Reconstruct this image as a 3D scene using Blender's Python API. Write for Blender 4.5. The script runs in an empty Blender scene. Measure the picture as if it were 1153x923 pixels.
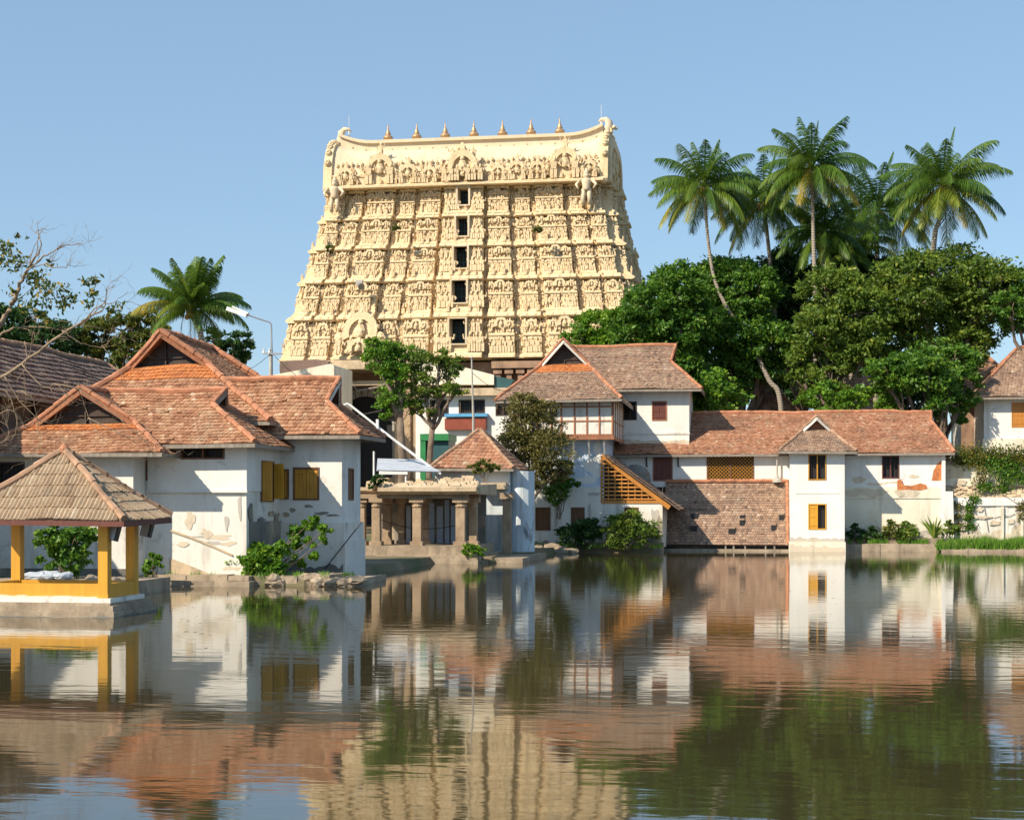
import bpy, math, random
import numpy as np
from mathutils import Vector, noise as mnoise

# ------------------------------------------------------------------ camera, sky, sun, exposure
SC = bpy.context.scene
COL = SC.collection
YAW = math.radians(9.0)          # the town's walls run square to the axes; the camera looks 9 degrees to their left
F_PX, CX, HZ, CAMZ = 1750.0, 576.5, 568.0, 3.0
cam = bpy.data.cameras.new('camera')
cam.sensor_width = 36.0
cam.lens = 36.0 * F_PX / 1153.0
cam.shift_y = (HZ - 461.5) / 1153.0
cam.clip_start, cam.clip_end = 0.1, 8000
camo = bpy.data.objects.new('camera', cam)
camo.location = (0, 0, CAMZ)
camo.rotation_euler = (math.radians(90), 0, YAW)
COL.objects.link(camo)
SC.camera = camo

SUN_EL, SUN_AZ = math.radians(39), math.radians(41)      # azimuth from -Y towards -X
to_sun = Vector((-math.sin(SUN_AZ) * math.cos(SUN_EL), -math.cos(SUN_AZ) * math.cos(SUN_EL), math.sin(SUN_EL)))
world = bpy.data.worlds.new('World')
SC.world = world
world.use_nodes = True
wn = world.node_tree
sky = wn.nodes.new('ShaderNodeTexSky')
sky.sky_type = 'NISHITA'
sky.sun_disc = False
sky.sun_elevation = SUN_EL
sky.sun_rotation = math.atan2(to_sun.x, to_sun.y)
sky.air_density, sky.dust_density, sky.ozone_density = 1.0, 0.25, 2.2
hz = wn.nodes.new('ShaderNodeMix'); hz.data_type = 'RGBA'        # thin even haze over the whole sky
hz.inputs[0].default_value = 0.6
hz.inputs[7].default_value = (1.66, 2.68, 3.75, 1)
wn.links.new(sky.outputs[0], hz.inputs[6])
wn.links.new(hz.outputs[2], wn.nodes['Background'].inputs[0])
wn.nodes['Background'].inputs[1].default_value = 0.122
sun = bpy.data.lights.new('sun', 'SUN')
sun.energy = 4.45
sun.angle = math.radians(0.6)
sun.color = (1.0, 0.87, 0.68)
suno = bpy.data.objects.new('sun', sun)
suno.rotation_euler = (-to_sun).to_track_quat('-Z', 'Y').to_euler()
suno.location = (-60, -60, 80)
COL.objects.link(suno)
SC.view_settings.view_transform = 'Standard'
SC.view_settings.look = 'None'
SC.view_settings.exposure = 0.55
SC.view_settings.gamma = 1.0
SC.render.resolution_x, SC.render.resolution_y = 1024, 819

# ------------------------------------------------------------------ helpers
rng = random.Random(7)
nr = np.random.RandomState(11)
_s, _c = math.sin(YAW), math.cos(YAW)
def ray(px):
    u = (px - CX) / F_PX
    return -_s + u * _c, _c + u * _s
def wx(px, Y):
    a, b = ray(px); return a / b * Y
def wz(px, py, Y):
    a, b = ray(px); return CAMZ + (HZ - py) / F_PX * (Y / b)
def P(px, py, Y):
    return Vector((wx(px, Y), Y, wz(px, py, Y)))
def ppm(px, Y):                    # metres per photo pixel at that plane
    a, b = ray(px); return (Y / b) / F_PX
def yw(px, py, z=0.0):             # plane on which the photo shows height z there
    a, b = ray(px); return (CAMZ - z) * F_PX / (py - HZ) * b

OFF = {}
def thing(name, label, cat, loc=(0, 0, 0), group=None, rz=0.0):
    o = bpy.data.objects.new(name, None)
    o.empty_display_size = 0.3
    COL.objects.link(o)
    o.location = loc
    o.rotation_euler = (0, 0, rz)
    o['label'] = label; o['category'] = cat
    if group: o['group'] = group
    OFF[o.name] = Vector(loc) if rz == 0 else Vector((0, 0, 0))
    return o
def tag(o, label, cat, group=None, kind=None):
    if label: o['label'] = label
    if cat: o['category'] = cat
    if group: o['group'] = group
    if kind: o['kind'] = kind
    return o
def lab(o, text):
    o['label'] = text
    return o

def link_mesh(name, me, mats, parent, smooth=False):
    for m in (mats if isinstance(mats, (list, tuple)) else [mats]):
        me.materials.append(m)
    if smooth:
        me.polygons.foreach_set('use_smooth', np.ones(len(me.polygons), dtype=bool))
    o = bpy.data.objects.new(name, me)
    COL.objects.link(o)
    if parent is not None:
        o.parent = parent
        OFF[o.name] = OFF[parent.name]
    else:
        OFF[o.name] = Vector((0, 0, 0))
    return o

class MB:
    def __init__(s, tf=None):
        s.v, s.f, s.t, s.m = [], [], [], []
        s.tf = tf
    def add(s, vs, fs, tone=0.5, m=0):
        n = len(s.v)
        if s.tf: vs = [s.tf(*p) for p in vs]
        s.v.extend(tuple(p) for p in vs)
        for f in fs:
            s.f.append(tuple(i + n for i in f)); s.t.append(tone); s.m.append(m)
    HEX = ((0, 3, 2, 1), (4, 5, 6, 7), (0, 1, 5, 4), (1, 2, 6, 5), (2, 3, 7, 6), (3, 0, 4, 7))
    def box(s, a0, a1, b0, b1, c0, c1, tone=0.5, m=0):
        s.add([(a0, b0, c0), (a1, b0, c0), (a1, b1, c0), (a0, b1, c0), (a0, b0, c1), (a1, b0, c1), (a1, b1, c1), (a0, b1, c1)], s.HEX, tone, m)
    def taper(s, a0, a1, b0, b1, c0, c1, k, tone=0.5, m=0):
        am, bm_ = (a0 + a1) / 2, (b0 + b1) / 2
        q = lambda a, b: (am + (a - am) * k, bm_ + (b - bm_) * k, c1)
        s.add([(a0, b0, c0), (a1, b0, c0), (a1, b1, c0), (a0, b1, c0), q(a0, b0), q(a1, b0), q(a1, b1), q(a0, b1)], s.HEX, tone, m)
    def quad(s, *p, tone=0.5, m=0):
        s.add(p, [tuple(range(len(p)))], tone, m)
    def prof(s, pr, a0, a1, tone=0.5, m=0):             # profile (b, c) extruded along a
        n = len(pr)
        vs = [(a0, b, c) for b, c in pr] + [(a1, b, c) for b, c in pr]
        fs = [(i, (i + 1) % n, n + (i + 1) % n, n + i) for i in range(n)]
        fs += [tuple(range(n))[::-1], tuple(range(n, 2 * n))]
        s.add(vs, fs, tone, m)
    def slab(s, pl, b0, b1, tone=0.5, m=0):               # outline (a, c) extruded along b
        n = len(pl)
        vs = [(a, b0, c) for a, c in pl] + [(a, b1, c) for a, c in pl]
        fs = [(i, (i + 1) % n, n + (i + 1) % n, n + i) for i in range(n)]
        fs += [tuple(range(n))[::-1], tuple(range(n, 2 * n))]
        s.add(vs, fs, tone, m)
    def tube(s, path, radii, n=6, tone=0.5, m=0):
        path = [Vector(p) for p in path]
        if not hasattr(radii, '__len__'): radii = [radii] * len(path)
        vs, fs = [], []
        ref = Vector((0.31, 0.17, 0.93))
        for i, p in enumerate(path):
            d = (path[min(i + 1, len(path) - 1)] - path[max(i - 1, 0)])
            d = d.normalized() if d.length > 1e-9 else Vector((0, 0, 1))
            e = d.cross(ref)
            if e.length < 0.15: e = d.cross(Vector((1, 0, 0)))
            e.normalize(); g = d.cross(e)
            for k in range(n):
                a = 2 * math.pi * k / n
                vs.append(p + (e * math.cos(a) + g * math.sin(a)) * radii[i])
        for i in range(len(path) - 1):
            for k in range(n):
                fs.append((i * n + k, i * n + (k + 1) % n, (i + 1) * n + (k + 1) % n, (i + 1) * n + k))
        fs.append(tuple(range(n))[::-1]); fs.append(tuple(range((len(path) - 1) * n, len(path) * n)))
        s.add(vs, fs, tone, m)
    def bar(s, p, q, w, h=None, tone=0.5, m=0, up=(0, 0, 1)):   # rectangular bar from p to q
        p, q = Vector(p), Vector(q); h = h or w
        d = (q - p).normalized(); up = Vector(up)
        e = d.cross(up)
        if e.length < 1e-3: e = d.cross(Vector((0, 1, 0)))
        e.normalize(); g = e.cross(d)
        c = [e * (x * w / 2) + g * (y * h / 2) for x, y in ((-1, -1), (1, -1), (1, 1), (-1, 1))]
        s.add([p + k for k in c] + [q + k for k in c], s.HEX, tone, m)
    def lathe(s, c, pr, n=10, tone=0.5, m=0):
        vs, fs = [], []
        for r, z in pr:
            for k in range(n):
                a = 2 * math.pi * k / n
                vs.append((c[0] + r * math.cos(a), c[1] + r * math.sin(a), c[2] + z))
        for i in range(len(pr) - 1):
            for k in range(n):
                fs.append((i * n + k, i * n + (k + 1) % n, (i + 1) * n + (k + 1) % n, (i + 1) * n + k))
        fs.append(tuple(range(n))[::-1]); fs.append(tuple(range((len(pr) - 1) * n, len(pr) * n)))
        s.add(vs, fs, tone, m)
    def ball(s, c, r, n=6, k=4, tone=0.5, m=0):
        if not hasattr(r, '__len__'): r = (r, r, r)
        vs = [(c[0], c[1], c[2] - r[2])]
        for i in range(1, k):
            ph = -math.pi / 2 + math.pi * i / k
            for j in range(n):
                a = 2 * math.pi * (j + 0.5 * (i % 2)) / n
                vs.append((c[0] + r[0] * math.cos(ph) * math.cos(a), c[1] + r[1] * math.cos(ph) * math.sin(a), c[2] + r[2] * math.sin(ph)))
        vs.append((c[0], c[1], c[2] + r[2]))
        fs = [(0, 1 + (j + 1) % n, 1 + j) for j in range(n)]
        for i in range(k - 2):
            for j in range(n):
                fs.append((1 + i * n + j, 1 + i * n + (j + 1) % n, 1 + (i + 1) * n + (j + 1) % n, 1 + (i + 1) * n + j))
        L = len(vs) - 1
        fs += [(L, 1 + (k - 2) * n + j, 1 + (k - 2) * n + (j + 1) % n) for j in range(n)]
        s.add(vs, fs, tone, m)
    def build(s, name, mats, parent=None, smooth=False):
        off = OFF[parent.name] if parent is not None else Vector((0, 0, 0))
        me = bpy.data.meshes.new(name)
        v = np.array(s.v, dtype=float).reshape(-1, 3) - np.array(off)
        me.from_pydata(v.tolist(), [], s.f)
        at = me.attributes.new('tone', 'FLOAT', 'FACE')
        at.data.foreach_set('value', np.array(s.t, dtype=np.float32))
        if any(s.m): me.polygons.foreach_set('material_index', np.array(s.m, dtype=np.int32))
        o = link_mesh(name, me, mats, parent, smooth)
        return o

def front(Y):        # local (a, d, z): a to the right, d out of a wall that faces the pond
    return lambda a, d, z: (a, Y - d, z)
def side(X):         # a wall that faces right: a runs away from the pond
    return lambda a, d, z: (X + d, a, z)
def rough(m, amp, scale, seed=0.0):
    """push the points of a builder about, so that masonry and earth lose their ruled edges"""
    out = []
    for p in m.v:
        q = Vector(p) * scale + Vector((seed, seed * 1.7, 3.1))
        n = mnoise.noise_vector(q)
        out.append((p[0] + n.x * amp, p[1] + n.y * amp, p[2] + n.z * amp))
    m.v = out

# ------------------------------------------------------------------ materials
def new_mat(name):
    m = bpy.data.materials.new(name)
    m.use_nodes = True
    nt = m.node_tree
    b = nt.nodes['Principled BSDF']
    return m, nt, b
def N(nt, typ, **kw):
    n = nt.nodes.new(typ)
    for k, v in kw.items():
        if k in n.inputs: n.inputs[k].default_value = v
        else: setattr(n, k, v)
    return n
def obj_coord(nt, scale=(1, 1, 1)):
    tc = N(nt, 'ShaderNodeTexCoord'); mp = N(nt, 'ShaderNodeMapping')
    mp.inputs['Scale'].default_value = scale
    nt.links.new(tc.outputs['Object'], mp.inputs[0])
    return mp.outputs[0]
def noise(nt, vec, scale, detail=4, rough_=0.55, dist=0.0):
    n = N(nt, 'ShaderNodeTexNoise')
    n.inputs['Scale'].default_value = scale; n.inputs['Detail'].default_value = detail
    n.inputs['Roughness'].default_value = rough_; n.inputs['Distortion'].default_value = dist
    if vec is not None: nt.links.new(vec, n.inputs['Vector'])
    return n.outputs['Fac']
def ramp(nt, fac, stops, interp='LINEAR'):
    r = N(nt, 'ShaderNodeValToRGB')
    r.color_ramp.interpolation = interp
    while len(r.color_ramp.elements) < len(stops): r.color_ramp.elements.new(0.5)
    for e, (p, c) in zip(r.color_ramp.elements, stops):
        e.position = p
        e.color = (c, c, c, 1) if not hasattr(c, '__len__') else (*c, 1)
    nt.links.new(fac, r.inputs[0])
    return r.outputs[0]
def mix(nt, fac, a, b, typ='MIX'):
    n = N(nt, 'ShaderNodeMix', data_type='RGBA', blend_type=typ)
    for sock, v in ((0, fac), (6, a), (7, b)):
        if hasattr(v, 'links'): nt.links.new(v, n.inputs[sock])
        elif hasattr(v, '__len__'): n.inputs[sock].default_value = (*v, 1)
        else: n.inputs[sock].default_value = v
    return n.outputs[2]
def bump(nt, b, h, strength=0.3, dist=0.05):
    n = N(nt, 'ShaderNodeBump'); n.inputs['Strength'].default_value = strength; n.inputs['Distance'].default_value = dist
    nt.links.new(h, n.inputs['Height']); nt.links.new(n.outputs[0], b.inputs['Normal'])
def tone_node(nt):
    a = N(nt, 'ShaderNodeAttribute', attribute_name='tone')
    return a.outputs['Fac']

def plaster(name, col, dirt=(0.23, 0.19, 0.14), amount=0.5, mould=0.25, mouldcol=(0.06, 0.06, 0.055), warm=(0.62, 0.48, 0.3)):
    m, nt, b = new_mat(name)
    v = obj_coord(nt)
    vs = obj_coord(nt, (1.6, 1.6, 0.22))
    base = ramp(nt, noise(nt, v, 0.7, 5), [(0.3, tuple(c * 0.88 for c in col)), (0.7, col)])
    st = ramp(nt, noise(nt, vs, 1.0, 6, 0.62), [(0.53, 0.0), (0.8, amount)])
    c1 = mix(nt, st, base, dirt)
    pt = ramp(nt, noise(nt, v, 0.33, 6, 0.68, 0.6), [(0.52, 0.0), (0.68, amount * 0.75)])
    c2 = mix(nt, pt, c1, warm)
    mo = ramp(nt, noise(nt, obj_coord(nt, (0.8, 0.8, 0.5)), 0.9, 8, 0.72, 0.8), [(0.57, 0.0), (0.72, mould)])
    c3 = mix(nt, mo, c2, mouldcol)
    nt.links.new(c3, b.inputs['Base Color'])
    b.inputs['Roughness'].default_value = 0.9
    bump(nt, b, noise(nt, v, 9, 5), 0.25, 0.03)
    return m
def tile_mat(name, stops, lichen=(0.33, 0.28, 0.2), lich=0.5, dark=(0.07, 0.05, 0.04)):
    m, nt, b = new_mat(name)
    v = obj_coord(nt)
    c = ramp(nt, tone_node(nt), stops)
    l = ramp(nt, noise(nt, v, 1.1, 6, 0.65, 0.5), [(0.5, 0.0), (0.72, lich)])
    c = mix(nt, l, c, lichen)
    d = ramp(nt, noise(nt, obj_coord(nt, (1, 1, 0.6)), 0.55, 6, 0.7), [(0.5, 0.0), (0.75, 0.55)])
    c = mix(nt, d, c, dark)
    f = ramp(nt, noise(nt, v, 12, 3), [(0.3, 0.75), (0.7, 1.1)])
    c = mix(nt, 1.0, c, f, 'MULTIPLY')
    nt.links.new(c, b.inputs['Base Color'])
    b.inputs['Roughness'].default_value = 0.85
    b.inputs['Specular IOR Level'].default_value = 0.25
    bump(nt, b, noise(nt, v, 14, 4), 0.3, 0.02)
    return m
def stone(name, c0, c1, dirt=(0.05, 0.045, 0.04), scale=1.2, amount=0.6):
    m, nt, b = new_mat(name)
    v = obj_coord(nt)
    c = ramp(nt, noise(nt, v, scale, 7, 0.65), [(0.3, c0), (0.7, c1)])
    d = ramp(nt, noise(nt, obj_coord(nt, (1.3, 1.3, 0.4)), scale * 0.9, 7, 0.7, 0.7), [(0.5, 0.0), (0.72, amount)])
    c = mix(nt, d, c, dirt)
    nt.links.new(c, b.inputs['Base Color'])
    b.inputs['Roughness'].default_value = 0.9
    bump(nt, b, noise(nt, v, 6, 6, 0.65), 0.5, 0.06)
    return m
def wood(name, col, dark=0.6, rough_=0.6):
    m, nt, b = new_mat(name)
    v = obj_coord(nt, (9, 9, 0.8))
    c = ramp(nt, noise(nt, v, 1.0, 5, 0.6), [(0.3, tuple(k * dark for k in col)), (0.7, col)])
    w = ramp(nt, noise(nt, obj_coord(nt), 1.4, 5), [(0.45, 0.0), (0.8, 0.4)])
    c = mix(nt, w, c, tuple(k * 0.45 for k in col))
    nt.links.new(c, b.inputs['Base Color'])
    b.inputs['Roughness'].default_value = rough_
    return m
def flat(name, col, r=0.7, metal=0.0, var=0.15):
    m, nt, b = new_mat(name)
    c = ramp(nt, noise(nt, obj_coord(nt), 2.3, 5), [(0.3, tuple(k * (1 - var) for k in col)), (0.7, tuple(min(1, k * (1 + var)) for k in col))])
    nt.links.new(c, b.inputs['Base Color'])
    b.inputs['Roughness'].default_value = r; b.inputs['Metallic'].default_value = metal
    return m
def leaf(name, stops, trans=0.28, rough_=0.5):
    m, nt, b = new_mat(name)
    c = ramp(nt, tone_node(nt), stops)
    nt.links.new(c, b.inputs['Base Color'])
    b.inputs['Roughness'].default_value = rough_
    b.inputs['Specular IOR Level'].default_value = 0.35
    t = N(nt, 'ShaderNodeBsdfTranslucent')
    hs = N(nt, 'ShaderNodeHueSaturation'); hs.inputs['Value'].default_value = 1.5; hs.inputs['Hue'].default_value = 0.485
    nt.links.new(c, hs.inputs['Color']); nt.links.new(hs.outputs[0], t.inputs[0])
    mx = N(nt, 'ShaderNodeMixShader'); mx.inputs[0].default_value = trans
    nt.links.new(b.outputs[0], mx.inputs[1]); nt.links.new(t.outputs[0], mx.inputs[2])
    nt.links.new(mx.outputs[0], nt.nodes['Material Output'].inputs['Surface'])
    return m

M = {}
M['white'] = plaster('whitewash', (0.82, 0.80, 0.76), amount=0.42, mould=0.5)
M['clean'] = plaster('fresh_whitewash', (0.84, 0.82, 0.77), amount=0.25, mould=0.15)
M['old'] = plaster('weathered_whitewash', (0.78, 0.75, 0.69), amount=0.7, mould=0.75)
M['cream'] = plaster('cream_whitewash', (0.80, 0.74, 0.60), amount=0.6, mould=0.25)
M['blue'] = plaster('pale_blue_wash', (0.56, 0.66, 0.80), amount=0.4, mould=0.25, warm=(0.78, 0.8, 0.84))
M['stainblue'] = plaster('mouldy_blue_plaster', (0.60, 0.68, 0.74), amount=0.9, mould=0.95, mouldcol=(0.07, 0.08, 0.07))
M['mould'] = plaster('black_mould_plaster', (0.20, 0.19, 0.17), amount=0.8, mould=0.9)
M['stoneold'] = plaster('bare_sandy_render', (0.66, 0.57, 0.44), amount=0.8, mould=0.7)
M['mouldsoft'] = plaster('grey_damp_plaster', (0.50, 0.47, 0.42), amount=0.8, mould=0.8)
M['tile_or'] = tile_mat('orange_clay_tile', [(0, (0.13, 0.065, 0.045)), (0.25, (0.27, 0.12, 0.065)), (0.5, (0.375, 0.185, 0.105)), (0.75, (0.46, 0.25, 0.15)), (0.9, (0.56, 0.36, 0.23)), (1, (0.62, 0.48, 0.35))], lichen=(0.50, 0.36, 0.23), lich=0.65)
M['tile_new'] = tile_mat('fresh_orange_tile', [(0, (0.38, 0.12, 0.045)), (0.5, (0.54, 0.19, 0.065)), (1, (0.60, 0.26, 0.10))], lich=0.2)
M['tile_br'] = tile_mat('weathered_clay_tile', [(0, (0.11, 0.08, 0.065)), (0.3, (0.24, 0.155, 0.115)), (0.6, (0.34, 0.22, 0.155)), (0.85, (0.44, 0.30, 0.21)), (1, (0.54, 0.43, 0.33))], lichen=(0.40, 0.33, 0.25), lich=0.55)
M['tile_red'] = tile_mat('red_clay_tile', [(0, (0.16, 0.08, 0.055)), (0.35, (0.33, 0.155, 0.09)), (0.65, (0.43, 0.215, 0.13)), (0.9, (0.51, 0.31, 0.21)), (1, (0.57, 0.42, 0.31))], lichen=(0.42, 0.31, 0.21), lich=0.6)
M['tile_straw'] = tile_mat('straw_brown_tile', [(0, (0.20, 0.135, 0.09)), (0.4, (0.34, 0.24, 0.155)), (0.75, (0.43, 0.325, 0.22)), (1, (0.54, 0.46, 0.35))], lichen=(0.40, 0.35, 0.27), lich=0.5, dark=(0.17, 0.12, 0.085))
M['tile_dk'] = tile_mat('dark_brown_tile', [(0, (0.08, 0.055, 0.05)), (0.4, (0.17, 0.115, 0.10)), (0.75, (0.27, 0.185, 0.15)), (1, (0.38, 0.29, 0.22))], lichen=(0.30, 0.24, 0.19), lich=0.5)
M['cap'] = flat('clay_ridge_cap', (0.43, 0.19, 0.105), 0.85, var=0.35)
M['cap_br'] = flat('weathered_ridge_cap', (0.36, 0.22, 0.14), 0.85, var=0.35)
M['ochre'] = wood('ochre_paint', (0.60, 0.29, 0.03), 0.74, 0.5)
M['yellow'] = wood('yellow_paint', (0.74, 0.37, 0.03), 0.8, 0.5)
M['brown'] = wood('brown_shutter_wood', (0.20, 0.085, 0.035), 0.6)
M['redbrown'] = wood('red_brown_wood', (0.17, 0.05, 0.035), 0.6)
M['orangewood'] = wood('orange_lattice_wood', (0.58, 0.24, 0.04), 0.75, 0.5)
M['greywood'] = wood('grey_weathered_wood', (0.34, 0.29, 0.24), 0.55)
M['darkwood'] = wood('dark_gable_wood', (0.075, 0.045, 0.03), 0.5)
M['barge'] = wood('terracotta_bargeboard', (0.42, 0.17, 0.08), 0.6)
M['whitewood'] = wood('white_painted_board', (0.78, 0.75, 0.68), 0.85)
M['dark'] = flat('unlit_interior', (0.012, 0.012, 0.016), 0.6)  # near-black colour stands in for the shade inside openings
M['stone'] = stone('bank_stone', (0.22, 0.17, 0.12), (0.46, 0.37, 0.27))
M['granite'] = stone('pinkish_granite', (0.27, 0.19, 0.125), (0.48, 0.36, 0.24), amount=0.5)
M['slabstone'] = stone('roof_slab_stone', (0.42, 0.33, 0.22), (0.64, 0.5, 0.34), amount=0.5)
M['carved'] = stone('carved_brown_granite', (0.24, 0.145, 0.10), (0.45, 0.29, 0.19), scale=0.7, amount=0.6)
M['concrete'] = stone('grey_concrete', (0.36, 0.34, 0.31), (0.5, 0.48, 0.44), amount=0.3)
M['brick'] = stone('bare_orange_brick', (0.40, 0.12, 0.04), (0.60, 0.24, 0.09), dirt=(0.16, 0.05, 0.02), scale=4)
M['metalw'] = flat('white_metal', (0.74, 0.74, 0.73), 0.4)
M['metal'] = flat('grey_metal', (0.33, 0.33, 0.34), 0.45, 0.6)
M['black'] = flat('black_housing', (0.018, 0.018, 0.02), 0.45)
M['brass'] = flat('aged_copper', (0.46, 0.28, 0.14), 0.4, 0.4, 0.2)
M['bark'] = stone('grey_bark', (0.12, 0.085, 0.06), (0.27, 0.21, 0.155), scale=2.5, amount=0.4)
M['palebark'] = stone('pale_branch_bark', (0.19, 0.135, 0.09), (0.38, 0.285, 0.19), dirt=(0.10, 0.075, 0.055), scale=3, amount=0.4)
M['palmbark'] = stone('palm_bark', (0.22, 0.18, 0.15), (0.42, 0.36, 0.30), scale=2, amount=0.35)
M['green_paint'] = flat('green_sheet', (0.02, 0.20, 0.06), 0.5)
M['teal'] = flat('dark_teal_sheet', (0.02, 0.08, 0.09), 0.5)
M['skyblue'] = flat('bright_blue_paint', (0.10, 0.34, 0.58), 0.5)
M['redwall'] = flat('red_painted_wall', (0.25, 0.06, 0.035), 0.8)
M['sheet'] = flat('pale_roof_sheet', (0.44, 0.48, 0.54), 0.6)
M['cloth'] = flat('grey_blue_cloth', (0.42, 0.47, 0.53), 0.9)
M['panelblue'] = flat('grey_blue_panel', (0.42, 0.50, 0.60), 0.7)
M['leaf_mango'] = leaf('mango_leaf', [(0, (0.020, 0.066, 0.011)), (0.4, (0.057, 0.150, 0.015)), (0.75, (0.121, 0.246, 0.024)), (1, (0.242, 0.348, 0.038))])
M['leaf_olive'] = leaf('olive_leaf', [(0, (0.032, 0.070, 0.011)), (0.4, (0.089, 0.162, 0.019)), (0.75, (0.172, 0.246, 0.032)), (1, (0.318, 0.336, 0.054))])
M['leaf_light'] = leaf('fresh_leaf', [(0, (0.035, 0.099, 0.010)), (0.45, (0.099, 0.231, 0.018)), (1, (0.257, 0.396, 0.030))])
M['leaf_brown'] = leaf('bronze_green_leaf', [(0, (0.05, 0.05, 0.014)), (0.4, (0.125, 0.12, 0.03)), (0.75, (0.20, 0.185, 0.05)), (1, (0.30, 0.22, 0.07))])
M['leaf_dark'] = leaf('dark_leaf', [(0, (0.013, 0.042, 0.011)), (0.6, (0.032, 0.090, 0.020)), (1, (0.080, 0.165, 0.027))])
M['leaf_yel'] = leaf('yellowing_leaf', [(0, (0.03, 0.06, 0.01)), (0.5, (0.09, 0.13, 0.02)), (0.85, (0.22, 0.2, 0.03)), (1, (0.42, 0.28, 0.04))])
M['palm'] = leaf('palm_leaflet', [(0, (0.018, 0.06, 0.014)), (0.4, (0.07, 0.15, 0.02)), (0.7, (0.16, 0.24, 0.03)), (0.9, (0.26, 0.28, 0.04)), (1, (0.38, 0.29, 0.05))], 0.3, 0.42)
M['grass'] = leaf('grass_blade', [(0, (0.04, 0.11, 0.01)), (0.6, (0.11, 0.26, 0.02)), (1, (0.24, 0.36, 0.05))])
M['nut'] = flat('coconut_husk', (0.30, 0.20, 0.05), 0.6, var=0.4)

def temple_mat(name, col, deep, streak):
    m, nt, b = new_mat(name)
    v = obj_coord(nt)
    c = ramp(nt, noise(nt, v, 0.35, 6, 0.6), [(0.3, tuple(k * 0.9 for k in col)), (0.7, col)])
    s1 = ramp(nt, noise(nt, obj_coord(nt, (0.9, 0.9, 0.16)), 1.2, 7, 0.7, 0.4), [(0.5, 0.0), (0.78, 0.65)])
    c = mix(nt, s1, c, streak)
    s2 = ramp(nt, noise(nt, v, 2.6, 5, 0.65, 0.5), [(0.52, 0.0), (0.74, 0.6)])
    c = mix(nt, s2, c, deep)
    s3 = ramp(nt, noise(nt, obj_coord(nt, (1.7, 1.7, 0.10)), 0.8, 7, 0.7, 0.3), [(0.56, 0.0), (0.8, 0.5)])
    c = mix(nt, s3, c, (0.30, 0.235, 0.15))
    nt.links.new(c, b.inputs['Base Color'])
    b.inputs['Roughness'].default_value = 0.85
    h = noise(nt, v, 2.2, 6, 0.7, 0.6)
    bump(nt, b, h, 0.5, 0.22)
    return m
M['temple'] = temple_mat('cream_temple_paint', (0.775, 0.615, 0.39), (0.60, 0.39, 0.18), (0.62, 0.42, 0.19))
M['vault'] = temple_mat('pale_vault_paint', (0.69, 0.58, 0.42), (0.62, 0.45, 0.25), (0.56, 0.40, 0.22))
for n_ in M['vault'].node_tree.nodes:
    if n_.bl_idname == 'ShaderNodeBump': n_.inputs['Distance'].default_value = 0.03

def bark_rings():
    m, nt, b = new_mat('ringed_palm_bark')
    w = N(nt, 'ShaderNodeTexWave', bands_direction='Z'); w.inputs['Scale'].default_value = 1.6; w.inputs['Distortion'].default_value = 1.5
    nt.links.new(obj_coord(nt), w.inputs[0])
    c = ramp(nt, w.outputs['Fac'], [(0.2, (0.20, 0.165, 0.13)), (0.6, (0.40, 0.35, 0.29))])
    nt.links.new(c, b.inputs['Base Color']); b.inputs['Roughness'].default_value = 0.9
    return m
M['palmbark'] = bark_rings()

def water_mat():
    m, nt, b = new_mat('pond_water')
    b.inputs['Base Color'].default_value = (0.046, 0.040, 0.018, 1)
    b.inputs['Roughness'].default_value = 0.04
    b.inputs['IOR'].default_value = 2.05
    v1 = obj_coord(nt, (0.55, 1.5, 1))
    v2 = obj_coord(nt, (1.3, 4.2, 1))
    n1 = noise(nt, v1, 1.0, 3, 0.5, 0.4)
    n2 = noise(nt, v2, 1.0, 2, 0.5, 0.3)
    patch = ramp(nt, noise(nt, obj_coord(nt, (0.03, 0.11, 1)), 1.0, 3, 0.55), [(0.40, 0.18), (0.62, 1.0)])
    a = N(nt, 'ShaderNodeMath', operation='MULTIPLY'); nt.links.new(n2, a.inputs[0]); nt.links.new(patch, a.inputs[1])
    a2 = N(nt, 'ShaderNodeMath', operation='MULTIPLY'); nt.links.new(a.outputs[0], a2.inputs[0]); a2.inputs[1].default_value = 0.5
    s = N(nt, 'ShaderNodeMath', operation='ADD'); nt.links.new(n1, s.inputs[0]); nt.links.new(a2.outputs[0], s.inputs[1])
    bump(nt, b, s.outputs[0], 1.0, 0.0044)
    return m
M['water'] = water_mat()
def ground_mat():
    m, nt, b = new_mat('earth_ground')
    v = obj_coord(nt)
    c = ramp(nt, noise(nt, v, 0.25, 7, 0.65), [(0.35, (0.06, 0.09, 0.03)), (0.55, (0.18, 0.14, 0.085)), (0.75, (0.28, 0.22, 0.145))])
    nt.links.new(c, b.inputs['Base Color']); b.inputs['Roughness'].default_value = 0.95
    bump(nt, b, noise(nt, v, 4, 6), 0.4, 0.08)
    return m
M['ground'] = ground_mat()
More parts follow.
